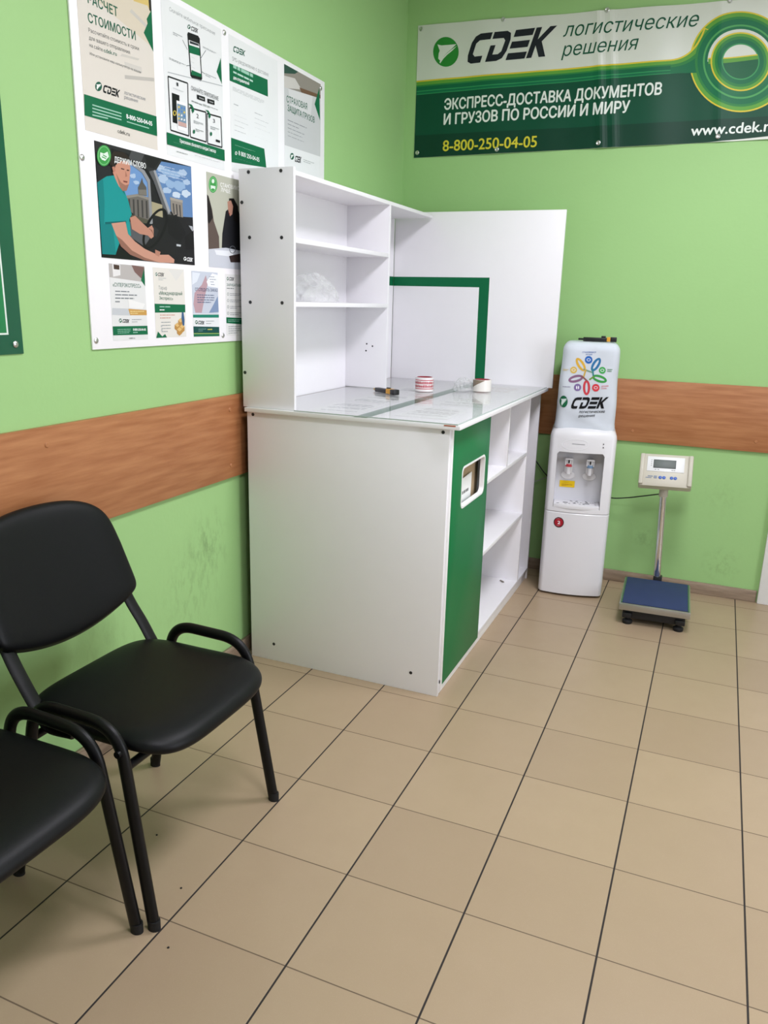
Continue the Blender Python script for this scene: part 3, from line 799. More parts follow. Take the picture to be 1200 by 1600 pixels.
a = cooler_art(-0.150, c6); a.disc((307, 1427), 74, 74, '#2a2226'); a.disc((307, 1427), 62, 62, '#a81f2e'); a.bars((270, 1370), (345, 1384), 1, '#d9b0b0', words=False); a.bars((275, 1468), (340, 1480), 1, '#e0d0d0', words=False); a.text('2', (286, 1450), (328, 1453), (286, 1404), '#f2eeee', 0.03)
a.build('round_sticker', 0.0005, None, t, surf=cfront, strips=[(0.012, 1, 0)], label='round red sticker with the number 2')
# bottle under a fabric cover
M_cover = mat('grey_white_cover_fabric', '#ccd2da', 0.75, bump=0.2, bscale=900, var=0.03)
cov = thing('bottle_cover', 'pale fabric cover with a colourful petal emblem over the bottle on the cooler', 'bottle cover', CO + Vector((0, 0, 0.90)), RZ)
def chx(z): return 0.150 - 0.012 * max(0, min(1, (z - 0.90) / 0.43))
def wrk(x, z): return 0.0030 * sin(x*34 + z*11) * sin(z*17 + 1.3) + 0.0012 * sin(x*60 - z*25) + 0.0028 * math.exp(-((z - 1.0 + 0.5*(x+0.1))/0.02)**2)
def csurf(x, z, pw=7.0):
    h = chx(z); u = min(abs(x) / h, 0.995); r = 0.140 * (1 - u**pw) ** (1/pw)
    k = (z - 1.285) / 0.042
    if k > 0: r = 0.140 - 0.03 * (1 - sqrt(max(0, 1 - min(k, 1)**2))) - (0.140 - r)
    return r + wrk(x, z)
b = bmesh.new(); rings = []
zs = [0.897 + 0.388 * i / 30 for i in range(31)] + [1.285 + 0.042 * sin(pi/2*k/8) for k in range(1, 9)]
for z in zs:
    k = max(0.0, (z - 1.285) / 0.042); ins = 0.035 * (1 - sqrt(max(0, 1 - min(1, k)**2))); ring = []
    for i in range(96):
        th = 2*pi*i/96; c_, s_ = cos(th), sin(th); m = (abs(c_)**7 + abs(s_)**7) ** (-1/7)
        x = (chx(z) - ins) * c_ * m; y = (0.140 - ins) * s_ * m
        d = wrk(x, z) * (1 if s_ < 0 else 0.5) * (1 - k*0.7)
        nrm = Vector((c_, s_, 0)); hem = 0.002 if z < 0.915 else 0
        ring.append(b.verts.new((x + nrm.x * (d*0.6 + hem), y - (d if s_ < 0 else 0) + nrm.y * hem, z + (0.004*sin(th*3) if z < 0.90 else 0))))
    rings.append(ring)
for A, B_ in zip(rings, rings[1:]):
    for i in range(96): b.faces.new((A[i], A[(i+1) % 96], B_[(i+1) % 96], B_[i]))
b.faces.new(rings[0][::-1]); cen = b.verts.new((0, 0, 1.330))
for i in range(96): b.faces.new((rings[-1][i], rings[-1][(i+1) % 96], cen))
for v in b.verts: v.co.z -= 0.90
mb = MB(); mb.absorb(b); mb.build('cover', M_cover, cov, world=False, angle=60)
c5 = lambda x, y: (860 + x*120/1164, 515 + y*165/1600)
a = Art(CO + CN * 0.0 + Vector((0, 0, 0)), CU, CV); a.p0 = CO.copy()
# project through the front plane of the cover, then wrap to its surface
class CoverArt(Art):
    def m(s, p):
        P = on_plane(*s.conv(*p), CO + CN * 0.141, CN) - CO
        return (P.dot(s.U), P.dot(s.V))
a = CoverArt(CO, CU, CV, c5); a.step = 0.00005
for (cx, cy), rot, colr in (((460, 530), 58, '#d9ab3f'), ((690, 530), -58, '#2f6f9e'), ((745, 745), 18, '#3c9447'), ((385, 745), -14, '#86607f'), ((548, 880), 90, '#c8404a')):
    a.ring((cx, cy), 115, 55, 36, colr, 36, radians(rot))
for p, q_, colr in (((500, 600), (640, 650), '#7d9a86'), ((540, 600), (500, 730), '#c9a64c'), ((640, 590), (650, 700), '#2f7f86'), ((590, 760), (660, 710), '#6f9440'), ((470, 700), (560, 780), '#8d5a55')):
    a.line(p, q_, 0.0075, colr)
for c_, r_, colr in (((580, 458), 58, '#2b63b0'), ((352, 612), 52, '#d6b45a'), ((787, 617), 52, '#43a052'), ((412, 876), 55, '#7c6799'), ((688, 880), 57, '#d43f49')): a.disc(c_, r_, r_, colr)
for c_ in ((580, 458), (787, 617), (688, 880), (352, 612)): a.ring(c_, 30, 22, 7, '#e6ebf0', 20)
for dx in (-14, 14): a.disc((412 + dx, 878), 9, 26, '#eceaf0', 14)
a.text('СТАНОВИМСЯ', (483, 353), (690, 353), (483, 333), '#3d68a8', 0.01); a.text('ЛУЧШЕ', (533, 387), (636, 387), (533, 367), '#3d68a8', 0.01)
a.bars((190, 595), (278, 630), 2, '#d3b866'); a.bars((862, 590), (940, 645), 2, '#5d8a66'); a.bars((185, 852), (328, 880), 1, '#8d88a0')
a.text('ДЕРЖИМ', (770, 868), (880, 862), (770, 850), '#cf5560', 0.01); a.text('СЛОВО', (768, 902), (854, 898), (768, 882), '#cf5560', 0.01)
a.emblem((200, 1090), 62, 88, '#17613f', '#c9d6d2'); a.wordmark((297, 1198), (812, 1196), (297, 1027), '#0b0d12', 0.36)
a.text('логистические', (430, 1264), (822, 1260), (437, 1222), '#14161a', 0.008, 0.2); a.text('решения', (428, 1325), (668, 1319), (434, 1284), '#14161a', 0.008, 0.2)
a.build('print', 0.0, None, cov, surf=lambda x, z: csurf(x, z) + 0.0008, strips=[(0.012, 1, 0), (0.02, 0, 1)], lift=0, label='petal emblem and lettering')
kpos = CO + CU * 0.030 + CN * 0.045 + Vector((0, 0, 1.3305))
knife(kpos, RZ + radians(-4), 'black utility knife with yellow band lying on top of the bottle cover', False)

# ================================================================== FLOOR SCALE
SO = Vector((-0.385, 2.67, 0)); SR = radians(2.5)
t = thing('platform_scale', 'electronic floor scale with blue platform and beige display on a chrome post', 'scale', SO, SR)
L = dict(parent=t, world=False)
MB().box(-0.163, 0.163, -0.215, 0.195, 0.078, 0.112, 0.003).build('platform', mat('brushed_steel', '#b9b8b4', 0.32, 0.9, bump=0.1), **L)
M_mat = mat('blue_rubber_mat', '#26365f', 0.75, bump=0.2, bscale=300, var=0.12)
MB().box(-0.150, 0.150, -0.204, 0.190, 0.1122, 0.1165, 0.0015).build('mat', M_mat, label='blue rubber mat', **L)
for x_ in (-0.1535, 0.1535): MB().box(x_ - 0.003, x_ + 0.003, -0.206, 0.192, 0.112, 0.1155).build('side_strip', mat('green_strip', '#43664a', 0.6), label='green edge strip', **L)
MB().box(-0.135, 0.135, -0.185, 0.17, 0.030, 0.078, 0.004).box(-0.145, -0.10, -0.2, 0.18, 0.034, 0.06, 0.004).box(0.10, 0.145, -0.2, 0.18, 0.034, 0.06, 0.004).build('base_frame', mat('black_steel', '#15161a', 0.45), **L)
for sx in (-1, 1):
    for yy in (-0.175, 0.15):
        MB().lathe((0.118*sx, yy, 0), [(0, 0), (0.022, 0), (0.024, 0.006), (0.024, 0.016), (0.015, 0.022), (0.008, 0.024), (0.008, 0.036)], 24).build('foot', M_rubber, **L)
top = Vector((-0.022, 0.222, 0.575))
MB().tube([(0.0, 0.215, 0.03), tuple(top)], 0.018, up=(1, 0, 0), n=24).build('post', M_chrome, **L)
MB().box(-0.02, 0.02, 0.165, 0.235, 0.03, 0.05, 0.003).box(-0.022, 0.022, 0.195, 0.24, 0.05, 0.135, 0.004).build('post_bracket', mat('black_bracket', '#17171a', 0.4), **L)
MB().tube([tuple(top + Vector((0, 0, -0.012))), tuple(top + Vector((0, 0, 0.05)))], 0.022, up=(1, 0, 0), n=24).build('post_socket', mat('beige_socket', '#b8b2a3', 0.5), **L)
# display head: wedge tilted back
HM = Matrix.Translation(top + Vector((-0.002, -0.02, 0.120))) @ Matrix.Rotation(radians(-32), 4, 'X') @ Matrix.Rotation(radians(-1.5), 4, 'Y')
M_beige = mat('beige_plastic_case', '#cbc5b6', 0.45, var=0.02)
prof = [(-0.026, -0.088), (-0.034, -0.070), (-0.030, 0.070), (-0.022, 0.086), (0.030, 0.080), (0.040, 0.0), (0.028, -0.086)]
mb = MB(); mb.prism([HM @ Vector((-0.122, y, z)) for y, z in prof], HM.to_3x3() @ Vector((0.244, 0, 0)), bev=0.005)
hd = mb.build('display_head', M_beige, **L)
for sx in (-1, 1): MB().box(sx*0.116 - 0.011, sx*0.116 + 0.011, -0.041, 0.036, -0.084, 0.082, 0.006, 2, HM).build('side_cheek', mat('beige_cheek', '#c2bcac', 0.45), hd, world=False)
def on_head(x0, x1, z0, z1, th, m, name, off=0.0, lab=None, par=None):
    y = -0.0325 - off
    return MB().box(x0, x1, y - th, y, z0, z1, min(0.0008, th*0.4), 2, HM).build(name, m, par or hd, world=False, label=lab)
on_head(-0.062, 0.046, 0.006, 0.052, 0.0014, mat('dark_bezel', '#4a4f4e', 0.5), 'screen', 0.0018, 'grey liquid crystal screen')
on_head(-0.058, 0.042, 0.010, 0.048, 0.0006, mat('lcd_grey', '#5f6663', 0.5), 'screen_glass', 0.0032)
mb = MB().box(-0.092, 0.086, -0.0347, -0.0325, -0.012, 0.068, 0.0008, 2, HM); mb.mi = 1
for z in (0.048, 0.038, 0.028, 0.018): mb.box(-0.074, -0.069, -0.036, -0.0345, z - 0.0015, z + 0.0015, 0, 2, HM)
for x in (-0.05, -0.036, 0.03, 0.04): mb.box(x - 0.004, x + 0.004, -0.036, -0.0345, -0.004, -0.001, 0, 2, HM)
mb.build('overlay', [mat('white_overlay', '#e8e8e8', 0.35), mat('grey_marks', '#8a8a8c', 0.5)], hd, world=False, label='white panel around the screen')
M_btn = mat('blue_button', '#3c62b4', 0.4)
for x in (-0.024, -0.006, 0.030, 0.048):
    MB().lathe(HM @ Vector((x, -0.0330, -0.044)), [(0.0082, -0.001), (0.0082, 0.0025), (0.006, 0.0035), (0, 0.0038)], 20, 'Z', HM.to_3x3().to_4x4() @ Matrix.Rotation(pi/2, 4, 'X')).build('button', M_btn, hd, world=False)
mb = MB(); mb.box(-0.084, -0.060, -0.0350, -0.0335, -0.042, -0.037, 0, 2, HM).box(-0.094, -0.066, -0.0350, -0.0335, -0.050, -0.046, 0, 2, HM).box(-0.055, -0.040, -0.0350, -0.0335, -0.050, -0.036, 0, 2, HM)
mb.build('printed_name', mat('blue_grey_print', '#7b8494', 0.5), hd, world=False)
# its lead to the socket behind the cooler
M_cable = mat('black_cable', '#0e0e10', 0.45)
mb = MB(); mb.tube(curve_pts([(-0.41, 2.905, 0.577), (-0.46, 2.95, 0.555), (-0.53, 2.985, 0.530), (-0.60, 3.01, 0.508), (-0.68, 3.03, 0.492), (-0.74, 3.045, 0.50), (-0.80, 3.055, 0.52)], 8), 0.0032, up=(0, 0, 1), n=8)
props(mb.build('power_cable', M_cable), 'thin black cable from the scale post towards the cooler', 'cable')
o = MB().tube(curve_pts([(-1.30, 3.05, 0.80), (-1.20, 3.06, 0.72), (-1.13, 3.065, 0.655), (-1.07, 3.065, 0.585), (-1.0, 3.06, 0.53), (-0.9, 3.055, 0.50)], 8), 0.0034, up=(0, 1, 0), n=8).build('power_cable', M_cable)
props(o, 'thin black cable between the counter end and the cooler', 'cable', 'cables behind the cooler')
o = MB().tube(curve_pts([(-1.30, 3.05, 0.48), (-1.20, 3.06, 0.50), (-1.12, 3.065, 0.528), (-1.06, 3.065, 0.556), (-1.0, 3.06, 0.57), (-0.9, 3.055, 0.58)], 8), 0.0026, up=(0, 1, 0), n=8).build('power_cable', mat('grey_cable', '#a7aaa4', 0.45))
props(o, 'thin grey cable between the counter end and the cooler', 'cable', 'cables behind the cooler')

# ================================================================== CHAIRS
def superr(c, s, n): return (abs(c)**n + abs(s)**n) ** (-1.0/n) if (c or s) else 0.0
def make_chair():
    ch = thing('waiting_chair', 'black leatherette chair with tube frame, nearest the counter', 'chair', (-1.55, 0.2485, 0), 0, 'waiting chairs along the left wall')
    K = dict(parent=ch, world=False)
    # seat cushion
    b = bmesh.new(); N = 44; topg = {}; botg = {}
    for i in range(N + 1):
        for j in range(N + 1):
            u = sin(pi/2 * (-1 + 2*i/N)); v = sin(pi/2 * (-1 + 2*j/N)); m = max(abs(u), abs(v)); L_ = sqrt(u*u + v*v) or 1.0
            c_, s_ = u/L_, v/L_; r = m * superr(c_, s_, 4.2 if c_ > 0 else 5.0)
            p, q = c_*r, s_*r
            x = 0.012 + 0.240 * p; y = 0.258 * q * (1 - 0.035 * (1 - p) * 0.5)
            mid = 0.466 - 0.020 * max(0, p - 0.35)**2 / 0.42 + 0.006 * max(0, -p)**2 - 0.008 * (1 - q*q) * (1 - p*p)
            e = m ** 5; hz = sqrt(max(0, 1 - e*e))
            topg[i, j] = b.verts.new((x, y, mid + 0.030 * hz))
            botg[i, j] = topg[i, j] if m > 0.9999 else b.verts.new((x, y, mid - 0.024 * sqrt(max(0, 1 - m**16))))
    for i in range(N):
        for j in range(N):
            for g, fl in ((topg, False), (botg, True)):
                f = [g[i, j], g[i+1, j], g[i+1, j+1], g[i, j+1]]
                try: b.faces.new(f[::-1] if fl else f)
                except ValueError: pass
    mb = MB(); mb.absorb(b); mb.build('seat', M_leather, angle=80, **K)
    # seat underside piping
    # backrest
    b = bmesh.new(); fr = {}; bk = {}
    for i in range(N + 1):
        for j in range(N + 1):
            u = sin(pi/2 * (-1 + 2*i/N)); v = sin(pi/2 * (-1 + 2*j/N)); m = max(abs(u), abs(v)); L_ = sqrt(u*u + v*v) or 1.0
            c_, s_ = u/L_, v/L_; r = m * superr(c_, s_, 4.6 if s_ > 0 else 16.0); p, q = c_*r, s_*r
            y = 0.246 * p * (1.02 - 0.02*q - 0.035*max(0, q))
            zb = 0.572 + 0.058 * p*p; zt = 0.925 - 0.022 * p*p; z = zb + (zt - zb) * (q + 1) / 2
            xc = -0.262 - 0.40 * (z - 0.60) + 0.030 * p*p
            hz = sqrt(max(0, 1 - m**10))
            fr[i, j] = b.verts.new((xc + 0.021 * hz, y, z + 0.008*hz))
            bk[i, j] = fr[i, j] if m > 0.9999 else b.verts.new((xc - 0.017 * sqrt(max(0, 1 - m**14)), y, z - 0.006))
    for i in range(N):
        for j in range(N):
            for g, fl in ((fr, False), (bk, True)):
                f = [g[i, j], g[i+1, j], g[i+1, j+1], g[i, j+1]]
                try: b.faces.new(f[::-1] if fl else f)
                except ValueError: pass
    mb = MB(); mb.absorb(b); mb.build('backrest', M_leather, angle=80, **K)
    # side frames: leg - loop - leg in one bent oval tube
    for s in (1, -1):
        path = rounded([(0.212, 0.283*s, 0.004), (0.130, 0.270*s, 0.520), (-0.128, 0.270*s, 0.526), (-0.235, 0.279*s, 0.004)], [0.085, 0.075], 12)
        fine = []
        for A, B_ in zip(path, path[1:]):
            fine.append(A)
        fine.append(path[-1])
        i_a = 1; i_b = len(fine) - 2
        MB().tube(fine, 0.0165, 0.0125, up=(0, 1, 0), i0=0, i1=i_a).build('leg', M_frame, **K)
        MB().tube(fine, 0.0165, 0.0125, up=(0, 1, 0), i0=i_a, i1=i_b).build('side_loop', M_frame, **K)
        MB().tube(fine, 0.0165, 0.0125, up=(0, 1, 0), i0=i_b, i1=len(fine)-1).build('leg', M_frame, **K)
        for P in (fine[0], fine[-1]):
            MB().tube([P + Vector((0, 0, -0.004)), P + Vector((0, 0, 0.022))], 0.0172, 0.0132, up=(0, 1, 0)).build('foot_cap', M_rubber, **K)
        # back upright
        up_ = curve_pts([(-0.06, 0.215*s, 0.425), (-0.13, 0.222*s, 0.430), (-0.166, 0.224*s, 0.470), (-0.208, 0.225*s, 0.535), (-0.250, 0.222*s, 0.60), (-0.300, 0.218*s, 0.70), (-0.342, 0.21*s, 0.80)], 7)
        MB().tube(up_, 0.0085, 0.0205, up=(0, 1, 0), n=14).build('back_upright', M_frame, **K)
        if s < 0: MB().tube([(0.138, 0.262*s, 0.462), (0.138, 0.290*s, 0.462)], 0.009, up=(0, 0, 1), n=12).build('link_peg', M_frame, **K)
    for x in (0.14, -0.16):
        MB().tube([(x, -0.272, 0.415), (x, 0.272, 0.415)], 0.011, up=(0, 0, 1), n=14).build('cross_bar', M_frame, **K)
    return ch
def copy_tree(o, parent=None):
    c = o.copy(); COL.objects.link(c)
    if parent is not None: c.parent = parent
    for k in list(o.children): copy_tree(k, c)
    return c
chair = make_chair()
ch2 = copy_tree(chair); ch2.location = (-1.590, -0.336, 0); ch2.rotation_euler.z = radians(-1.5)
ch2['label'] = 'black leatherette chair at the lower left, only half in view'

# ================================================================== INFO BOARD ON THE LEFT WALL
XBD = XL + 0.0065
ib = thing('info_board', 'large white notice board screwed to the green left wall', 'notice board', (XL, 1.36, 1.33))
MB().box(XL + 0.0005, XBD, 0.598, 2.122, 1.332, 2.425, 0.0012).build('panel', M_board, ib)
for px_, py_ in ((128, 246), (350, 51), (501, 138), (150, 532), (348, 524)):
    P = on_plane(px_, py_, Vector((XBD, 0, 0)), Vector((1, 0, 0)))
    MB().lathe((XBD, P.y, P.z), [(0.009, 0), (0.009, 0.002), (0.006, 0.0045), (0, 0.0055)], 18, 'X').build('screw', M_steel, ib)
c1 = lambda x, y: (100 + x*0.35, y*0.35)
c2 = lambda x, y: (100 + x*0.25, 210 + y*0.25)
def LA(conv): return Art((XBD, 1.0, 1.6), (0, 1, 0), (0, 0, 1), conv)
def base_rect(a, bl, br, top=None, tl=None):
    x0, y0 = a.m(bl); x1, y1 = a.m(br)
    y1_ = a.m(tl)[1] if tl else top - 1.6
    return [(x0, y0), (x1, y0), (x1, y1_), (x0, y1_)]
GRP = 'posters on the white notice board'
DG, TXG, GRY, BLK, WHT = '#0a6842', '#1d5f46', '#8d9094', '#1a1c1f', '#eef1ee'
def poster(a, name, label, base, col, grp=GRP):
    o = a.build(name, 0.0004, ink(col) if isinstance(col, str) else col, base=base, lift=0.0003)
    return props(o, label, 'poster', grp)
def clipb(a, base, pts, colr):
    """polygon held inside the sheet"""
    x0, y0 = base[0]; x1, y1 = base[2]
    a.rawpoly([(min(max(x, x0), x1), min(max(y, y0), y1)) for x, y in (a.m(p) for p in pts)], colr)

# 1: cost calculation
a = LA(c1); B0 = base_rect(a, (95, 580), (418, 663), top=2.405)
x0, y0 = B0[0]; x1, y1 = B0[2]
a.rawpoly([(x0 + 0.01, y1 - 0.09), (x1 - 0.002, y1 - 0.16), (x1 - 0.002, y1 - 0.002), (x0 + 0.01, y1 - 0.002)], '#d8cdb8')
clipb(a, B0, [(310, 5), (372, 25), (388, 60), (392, -60), (300, -60)], '#d9bf74'); clipb(a, B0, [(372, -60), (392, -50), (394, 60), (380, 45)], '#2a2620')
a.poly([(300, 40), (378, 120), (372, 130), (292, 52)], '#c9c4ba'); a.poly([(270, 335), (401, 348), (402, 364), (271, 352)], '#bdb8b0'); a.poly([(268, 275), (345, 300), (348, 325), (272, 300)], '#d0cbc2')
a.poly([(250, 250), (330, 270), (336, 262), (258, 240)], '#cdc8be')
clipb(a, B0, [(394, 45), (368, 85), (372, 105), (355, 146), (398, 232), (399, 120)], DG)
a.text('РАСЧЕТ', (105, 12), (240, 76), (103, -32), TXG, 0.02); a.text('СТОИМОСТИ', (107, 98), (320, 180), (105, 56), TXG, 0.02)
a.text('Рассчитайте стоимость и сроки', (109, 142), (334, 226), (109, 124), '#4d5250'); a.text('для вашего отправления', (111, 176), (294, 242), (111, 158), '#4d5250')
a.text('на сайте', (113, 208), (172, 231), (113, 191), '#4d5250'); a.text('cdek.ru', (177, 233), (235, 250), (177, 214), '#2d6a54', 0.01)
a.text('Или установите наш калькулятор на вашем', (114, 244), (342, 328), (114, 232), '#5d615f', 0, 0.2)
a.emblem((153, 386), 15, 21, '#1c5a45'); a.wordmark((172, 412), (244, 436), (172, 376), '#14171a')
a.text('логистические', (267, 420), (362, 450), (267, 403), GRY, 0, 0.2); a.text('решения', (268, 440), (328, 459), (268, 424), GRY, 0, 0.2)
clipb(a, B0, [(88, 420), (412, 520), (415, 608), (90, 515)], DG)
for k in range(4): a.line((125, 468 + k*15), (255 - (60 if k == 3 else 0), 507 + k*14 - (20 if k == 3 else 0)), 0.0035, '#9cc7b2')
a.text('8-800-250-04-05', (277, 528), (393, 562), (276, 508), WHT, 0.03); a.line((279, 543), (378, 573), 0.003, '#9cc7b2'); a.text('cdek.ru', (238, 592), (292, 608), (238, 574), '#2d3330')
poster(a, 'poster', 'beige price calculation poster, top left on the board', B0, '#ddd6cb')
# 2: mobile app
a = LA(c1); B0 = base_rect(a, (460, 690), (716, 752), top=2.405)
a.text('Скачайте мобильное приложение', (470, 48), (674, 158), (469, 30), '#8a8f8e')
a.emblem((557, 120), 7, 10, '#1c5a45'); a.wordmark((566, 136), (596, 148), (566, 116), '#14171a')
a.poly([(553, 143), (598, 160), (605, 172), (616, 352), (610, 363), (570, 348), (563, 338), (549, 152)], '#16181a')
a.poly([(556, 178), (602, 196), (611, 336), (567, 322)], '#e6e8e6'); a.poly([(557, 200), (603, 215), (606, 250), (559, 236)], DG); a.poly([(568, 312), (611, 330), (612, 345), (568, 334)], DG)
a.poly([(560, 182), (600, 197), (601, 206), (561, 194)], '#30353a')
for k in range(3): a.bars((567, 255 + k*22), (600, 268 + k*22), 1, '#b5bab7')
clipb(a, B0, [(699, 258), (680, 320), (704, 376)], DG)
for p, q_ in (((528, 178), (550, 222)), ((632, 225), (608, 262)), ((545, 294), (566, 292)), ((628, 330), (610, 318))): a.line(p, q_, 0.0018, '#50555a')
a.bars((485, 140), (530, 178), 2, '#9ea3a3'); a.bars((618, 205), (682, 245), 2, '#9ea3a3'); a.bars((468, 255), (545, 300), 2, '#8b908f'); a.bars((630, 325), (680, 362), 2, '#9ea3a3')
a.line((462, 322), (706, 384), 0.0022, '#a9adb0')
def frame_box(pts, w=0.0035, colr='#1b1d20'):
    for i in range(4): a.line(pts[i], pts[(i+1) % 4], w, colr)
frame_box([(463, 341), (551, 372), (556, 607), (475, 581)], 0.0045); frame_box([(559, 481), (632, 501), (634, 634), (563, 612)], 0.0045); frame_box([(637, 507), (699, 524), (704, 658), (640, 641)], 0.0045)
a.text('1', (501, 383), (509, 386), (501, 367), '#3a3d40'); a.text('2', (590, 526), (600, 529), (590, 507), '#3a3d40'); a.text('3', (664, 547), (673, 549), (664, 530), '#3a3d40')
a.poly([(480, 414), (513, 426), (517, 556), (484, 546)], '#141618'); a.ring((492, 505), 8, 12, 4, '#c8b34c', 20)
a.poly([(500, 448), (543, 462), (548, 590), (506, 578)], '#f2f2f2'); a.poly([(503, 462), (541, 474), (545, 572), (508, 561)], '#7894a8')
random.seed(11)
for i in range(3):
    for j in range(4): a.disc((511 + i*12, 478 + j*17 + i*3.5), 4, 5, random.choice(['#d9694c', '#e6e6e6', '#5fb06a', '#e2c35a', '#4f7fc4']), 8)
a.poly([(507, 540), (544, 552), (545, 570), (508, 560)], '#c9a59c')
a.text('СКАЧАЙТЕ ПРИЛОЖЕНИЕ', (566, 402), (688, 450), (566, 383), '#5a5f60')
a.poly([(591, 422), (627, 434), (628, 454), (592, 442)], '#17191c'); a.poly([(638, 440), (669, 449), (670, 469), (639, 460)], '#17191c')
a.bars((600, 432), (624, 448), 2, '#d8dadb'); a.bars((646, 449), (666, 463), 2, '#d8dadb'); a.bars((568, 455), (640, 474), 1, '#8b908f'); a.bars((618, 462), (690, 500), 2, '#a2a7a6')
a.bars((484, 390), (535, 415), 2, '#a9aeb0'); a.bars((576, 535), (622, 565), 3, '#a9aeb0'); a.bars((652, 560), (692, 590), 2, '#a9aeb0'); a.disc((578, 588), 5, 9, '#1c6a4a', 14); a.disc((654, 598), 5, 9, '#1c6a4a', 14); a.poly([(676, 622), (694, 628), (694, 638), (676, 632)], '#17191c')
a.bars((585, 572), (622, 598), 2, '#9da3a2')
a.poly([(552, 462), (568, 468), (576, 482), (579, 496), (572, 506), (566, 490), (570, 488), (564, 476)], DG); a.poly([(628, 490), (642, 494), (650, 508), (652, 522), (646, 530), (641, 516), (645, 514), (640, 502)], DG)
clipb(a, B0, [(455, 590), (716, 670), (718, 720), (455, 643)], DG)
a.text('Приложение обновляется каждые 3 месяца', (514, 636), (675, 683), (514, 620), WHT, 0.02); a.bars((485, 632), (700, 702), 2, '#86b8a2', 0.12)
a.bars((500, 672), (556, 695), 1, '#9ea3a3', 0.4); a.bars((580, 690), (700, 730), 2, '#9ea3a3', 0.25)
poster(a, 'poster', 'white mobile app poster with phones in numbered boxes, second in the top row', B0, '#e9ebea')
# 3: SMS notice
a = LA(c1); B0 = base_rect(a, (748, 762), (957, 810), tl=(735, 152))
a.wordmark((754, 230), (806, 252), (752, 202), '#1c5a45'); a.text('SMS-уведомление о доставке', (751, 270), (912, 342), (751, 251), '#8a8f8e')
clipb(a, B0, [(730, 278), (908, 356), (910, 432), (730, 356)], DG)
a.bars((755, 312), (895, 350), 1, '#9dcab5'); a.bars((755, 330), (870, 368), 1, '#b8d8c8'); a.text('для отправителей', (755, 352), (826, 380), (755, 338), WHT, 0.03)
a.bars((752, 385), (900, 470), 4, '#aeb3b2', 0.3)
a.bars((757, 460), (800, 486), 1, '#9fa4a5'); a.bars((850, 500), (895, 524), 1, '#9fa4a5')
for k in range(5): a.bars((760, 490 + k*22), (832, 520 + k*22), 1, '#7e8487', 0.35)
for k in range(5): a.bars((850, 528 + k*20), (935, 560 + k*20), 1, '#8a9092', 0.3)
clipb(a, B0, [(740, 613), (893, 664), (902, 748), (740, 722)], DG)
a.bars((762, 645), (860, 682), 2, '#8fc0a9', 0.3); a.text('8 800 250-04-05', (778, 692), (871, 723), (778, 672), WHT, 0.01); a.ring((767, 684), 5, 8, 2.5, WHT, 14); a.bars((764, 706), (850, 732), 1, '#9dcab5', 0.4)
poster(a, 'poster', 'white text-message notice poster with green boxes, third in the top row', B0, '#e8eae9')
# 4: cargo insurance
a = LA(c1); B0 = base_rect(a, (985, 775), (1143, 812), tl=(975, 281))
clipb(a, B0, [(965, 270), (1145, 372), (1145, 445), (965, 380)], '#8f8a80'); clipb(a, B0, [(965, 270), (1045, 318), (1030, 330), (965, 318)], '#2e4f43')
clipb(a, B0, [(968, 330), (1030, 350), (1060, 400), (968, 385)], '#c9c6c0'); clipb(a, B0, [(1050, 390), (1145, 425), (1145, 445), (1060, 415)], '#6e5440')
clipb(a, B0, [(965, 380), (1150, 443), (1150, 702), (965, 640)], '#c6c8c8'); a.poly([(1000, 395), (1110, 430), (1100, 520), (1010, 470)], '#d5d6d6')
clipb(a, B0, [(1139, 392), (1118, 465), (1142, 538)], DG)
a.text('СТРАХОВАЯ', (993, 455), (1085, 490), (993, 426), TXG, 0.015); a.text('ЗАЩИТА ГРУЗОВ', (997, 494), (1118, 549), (996, 466), TXG, 0.015)
for k in range(5): a.bars((998, 540 + k*17), (1100, 575 + k*17), 1, '#7c8287', 0.32)
a.emblem((1017, 698), 9, 15, '#1c5a45'); a.wordmark((1029, 722), (1056, 728), (1029, 694), '#14171a'); a.bars((1068, 708), (1118, 742), 2, '#a5aaa9', 0.3)
poster(a, 'poster', 'grey cargo insurance poster, rightmost in the top row above the shelf unit', B0, '#e6e8e7')
# 5: the driver
a = LA(c2); B0 = base_rect(a, (234, 768), (815, 820), tl=(182, 36))
def pl(pts, colr): clipb(a, B0, pts, colr)
pl([(560, 160), (800, 205), (812, 520), (745, 515), (640, 470), (560, 300)], '#5f83b0')
pl([(390, 150), (470, 210), (520, 270), (545, 470), (420, 480), (360, 400), (400, 250)], '#6d93c2')
random.seed(21)
for cx_, cy_, rr in ((600, 210, 26), (640, 235, 30), (690, 250, 34), (740, 240, 26), (620, 280, 30), (665, 310, 32), (720, 320, 36), (765, 300, 22), (640, 350, 24), (760, 370, 26), (430, 260, 18), (450, 300, 16), (700, 380, 24)):
    a.poly([(cx_ + rr * (0.75 + 0.35*random.random()) * 1.2 * cos(2*pi*k/14), cy_ + rr * (0.6 + 0.4*random.random()) * sin(2*pi*k/14) + 0.15*rr*cos(2*pi*k/14)) for k in range(14)], random.choice(['#a9bfd6', '#c3d2e0', '#8fadcd']))
for k in range(4): a.bars((585, 205 + k*18), (785, 228 + k*18), 1, '#c6d3e2', 0.12)
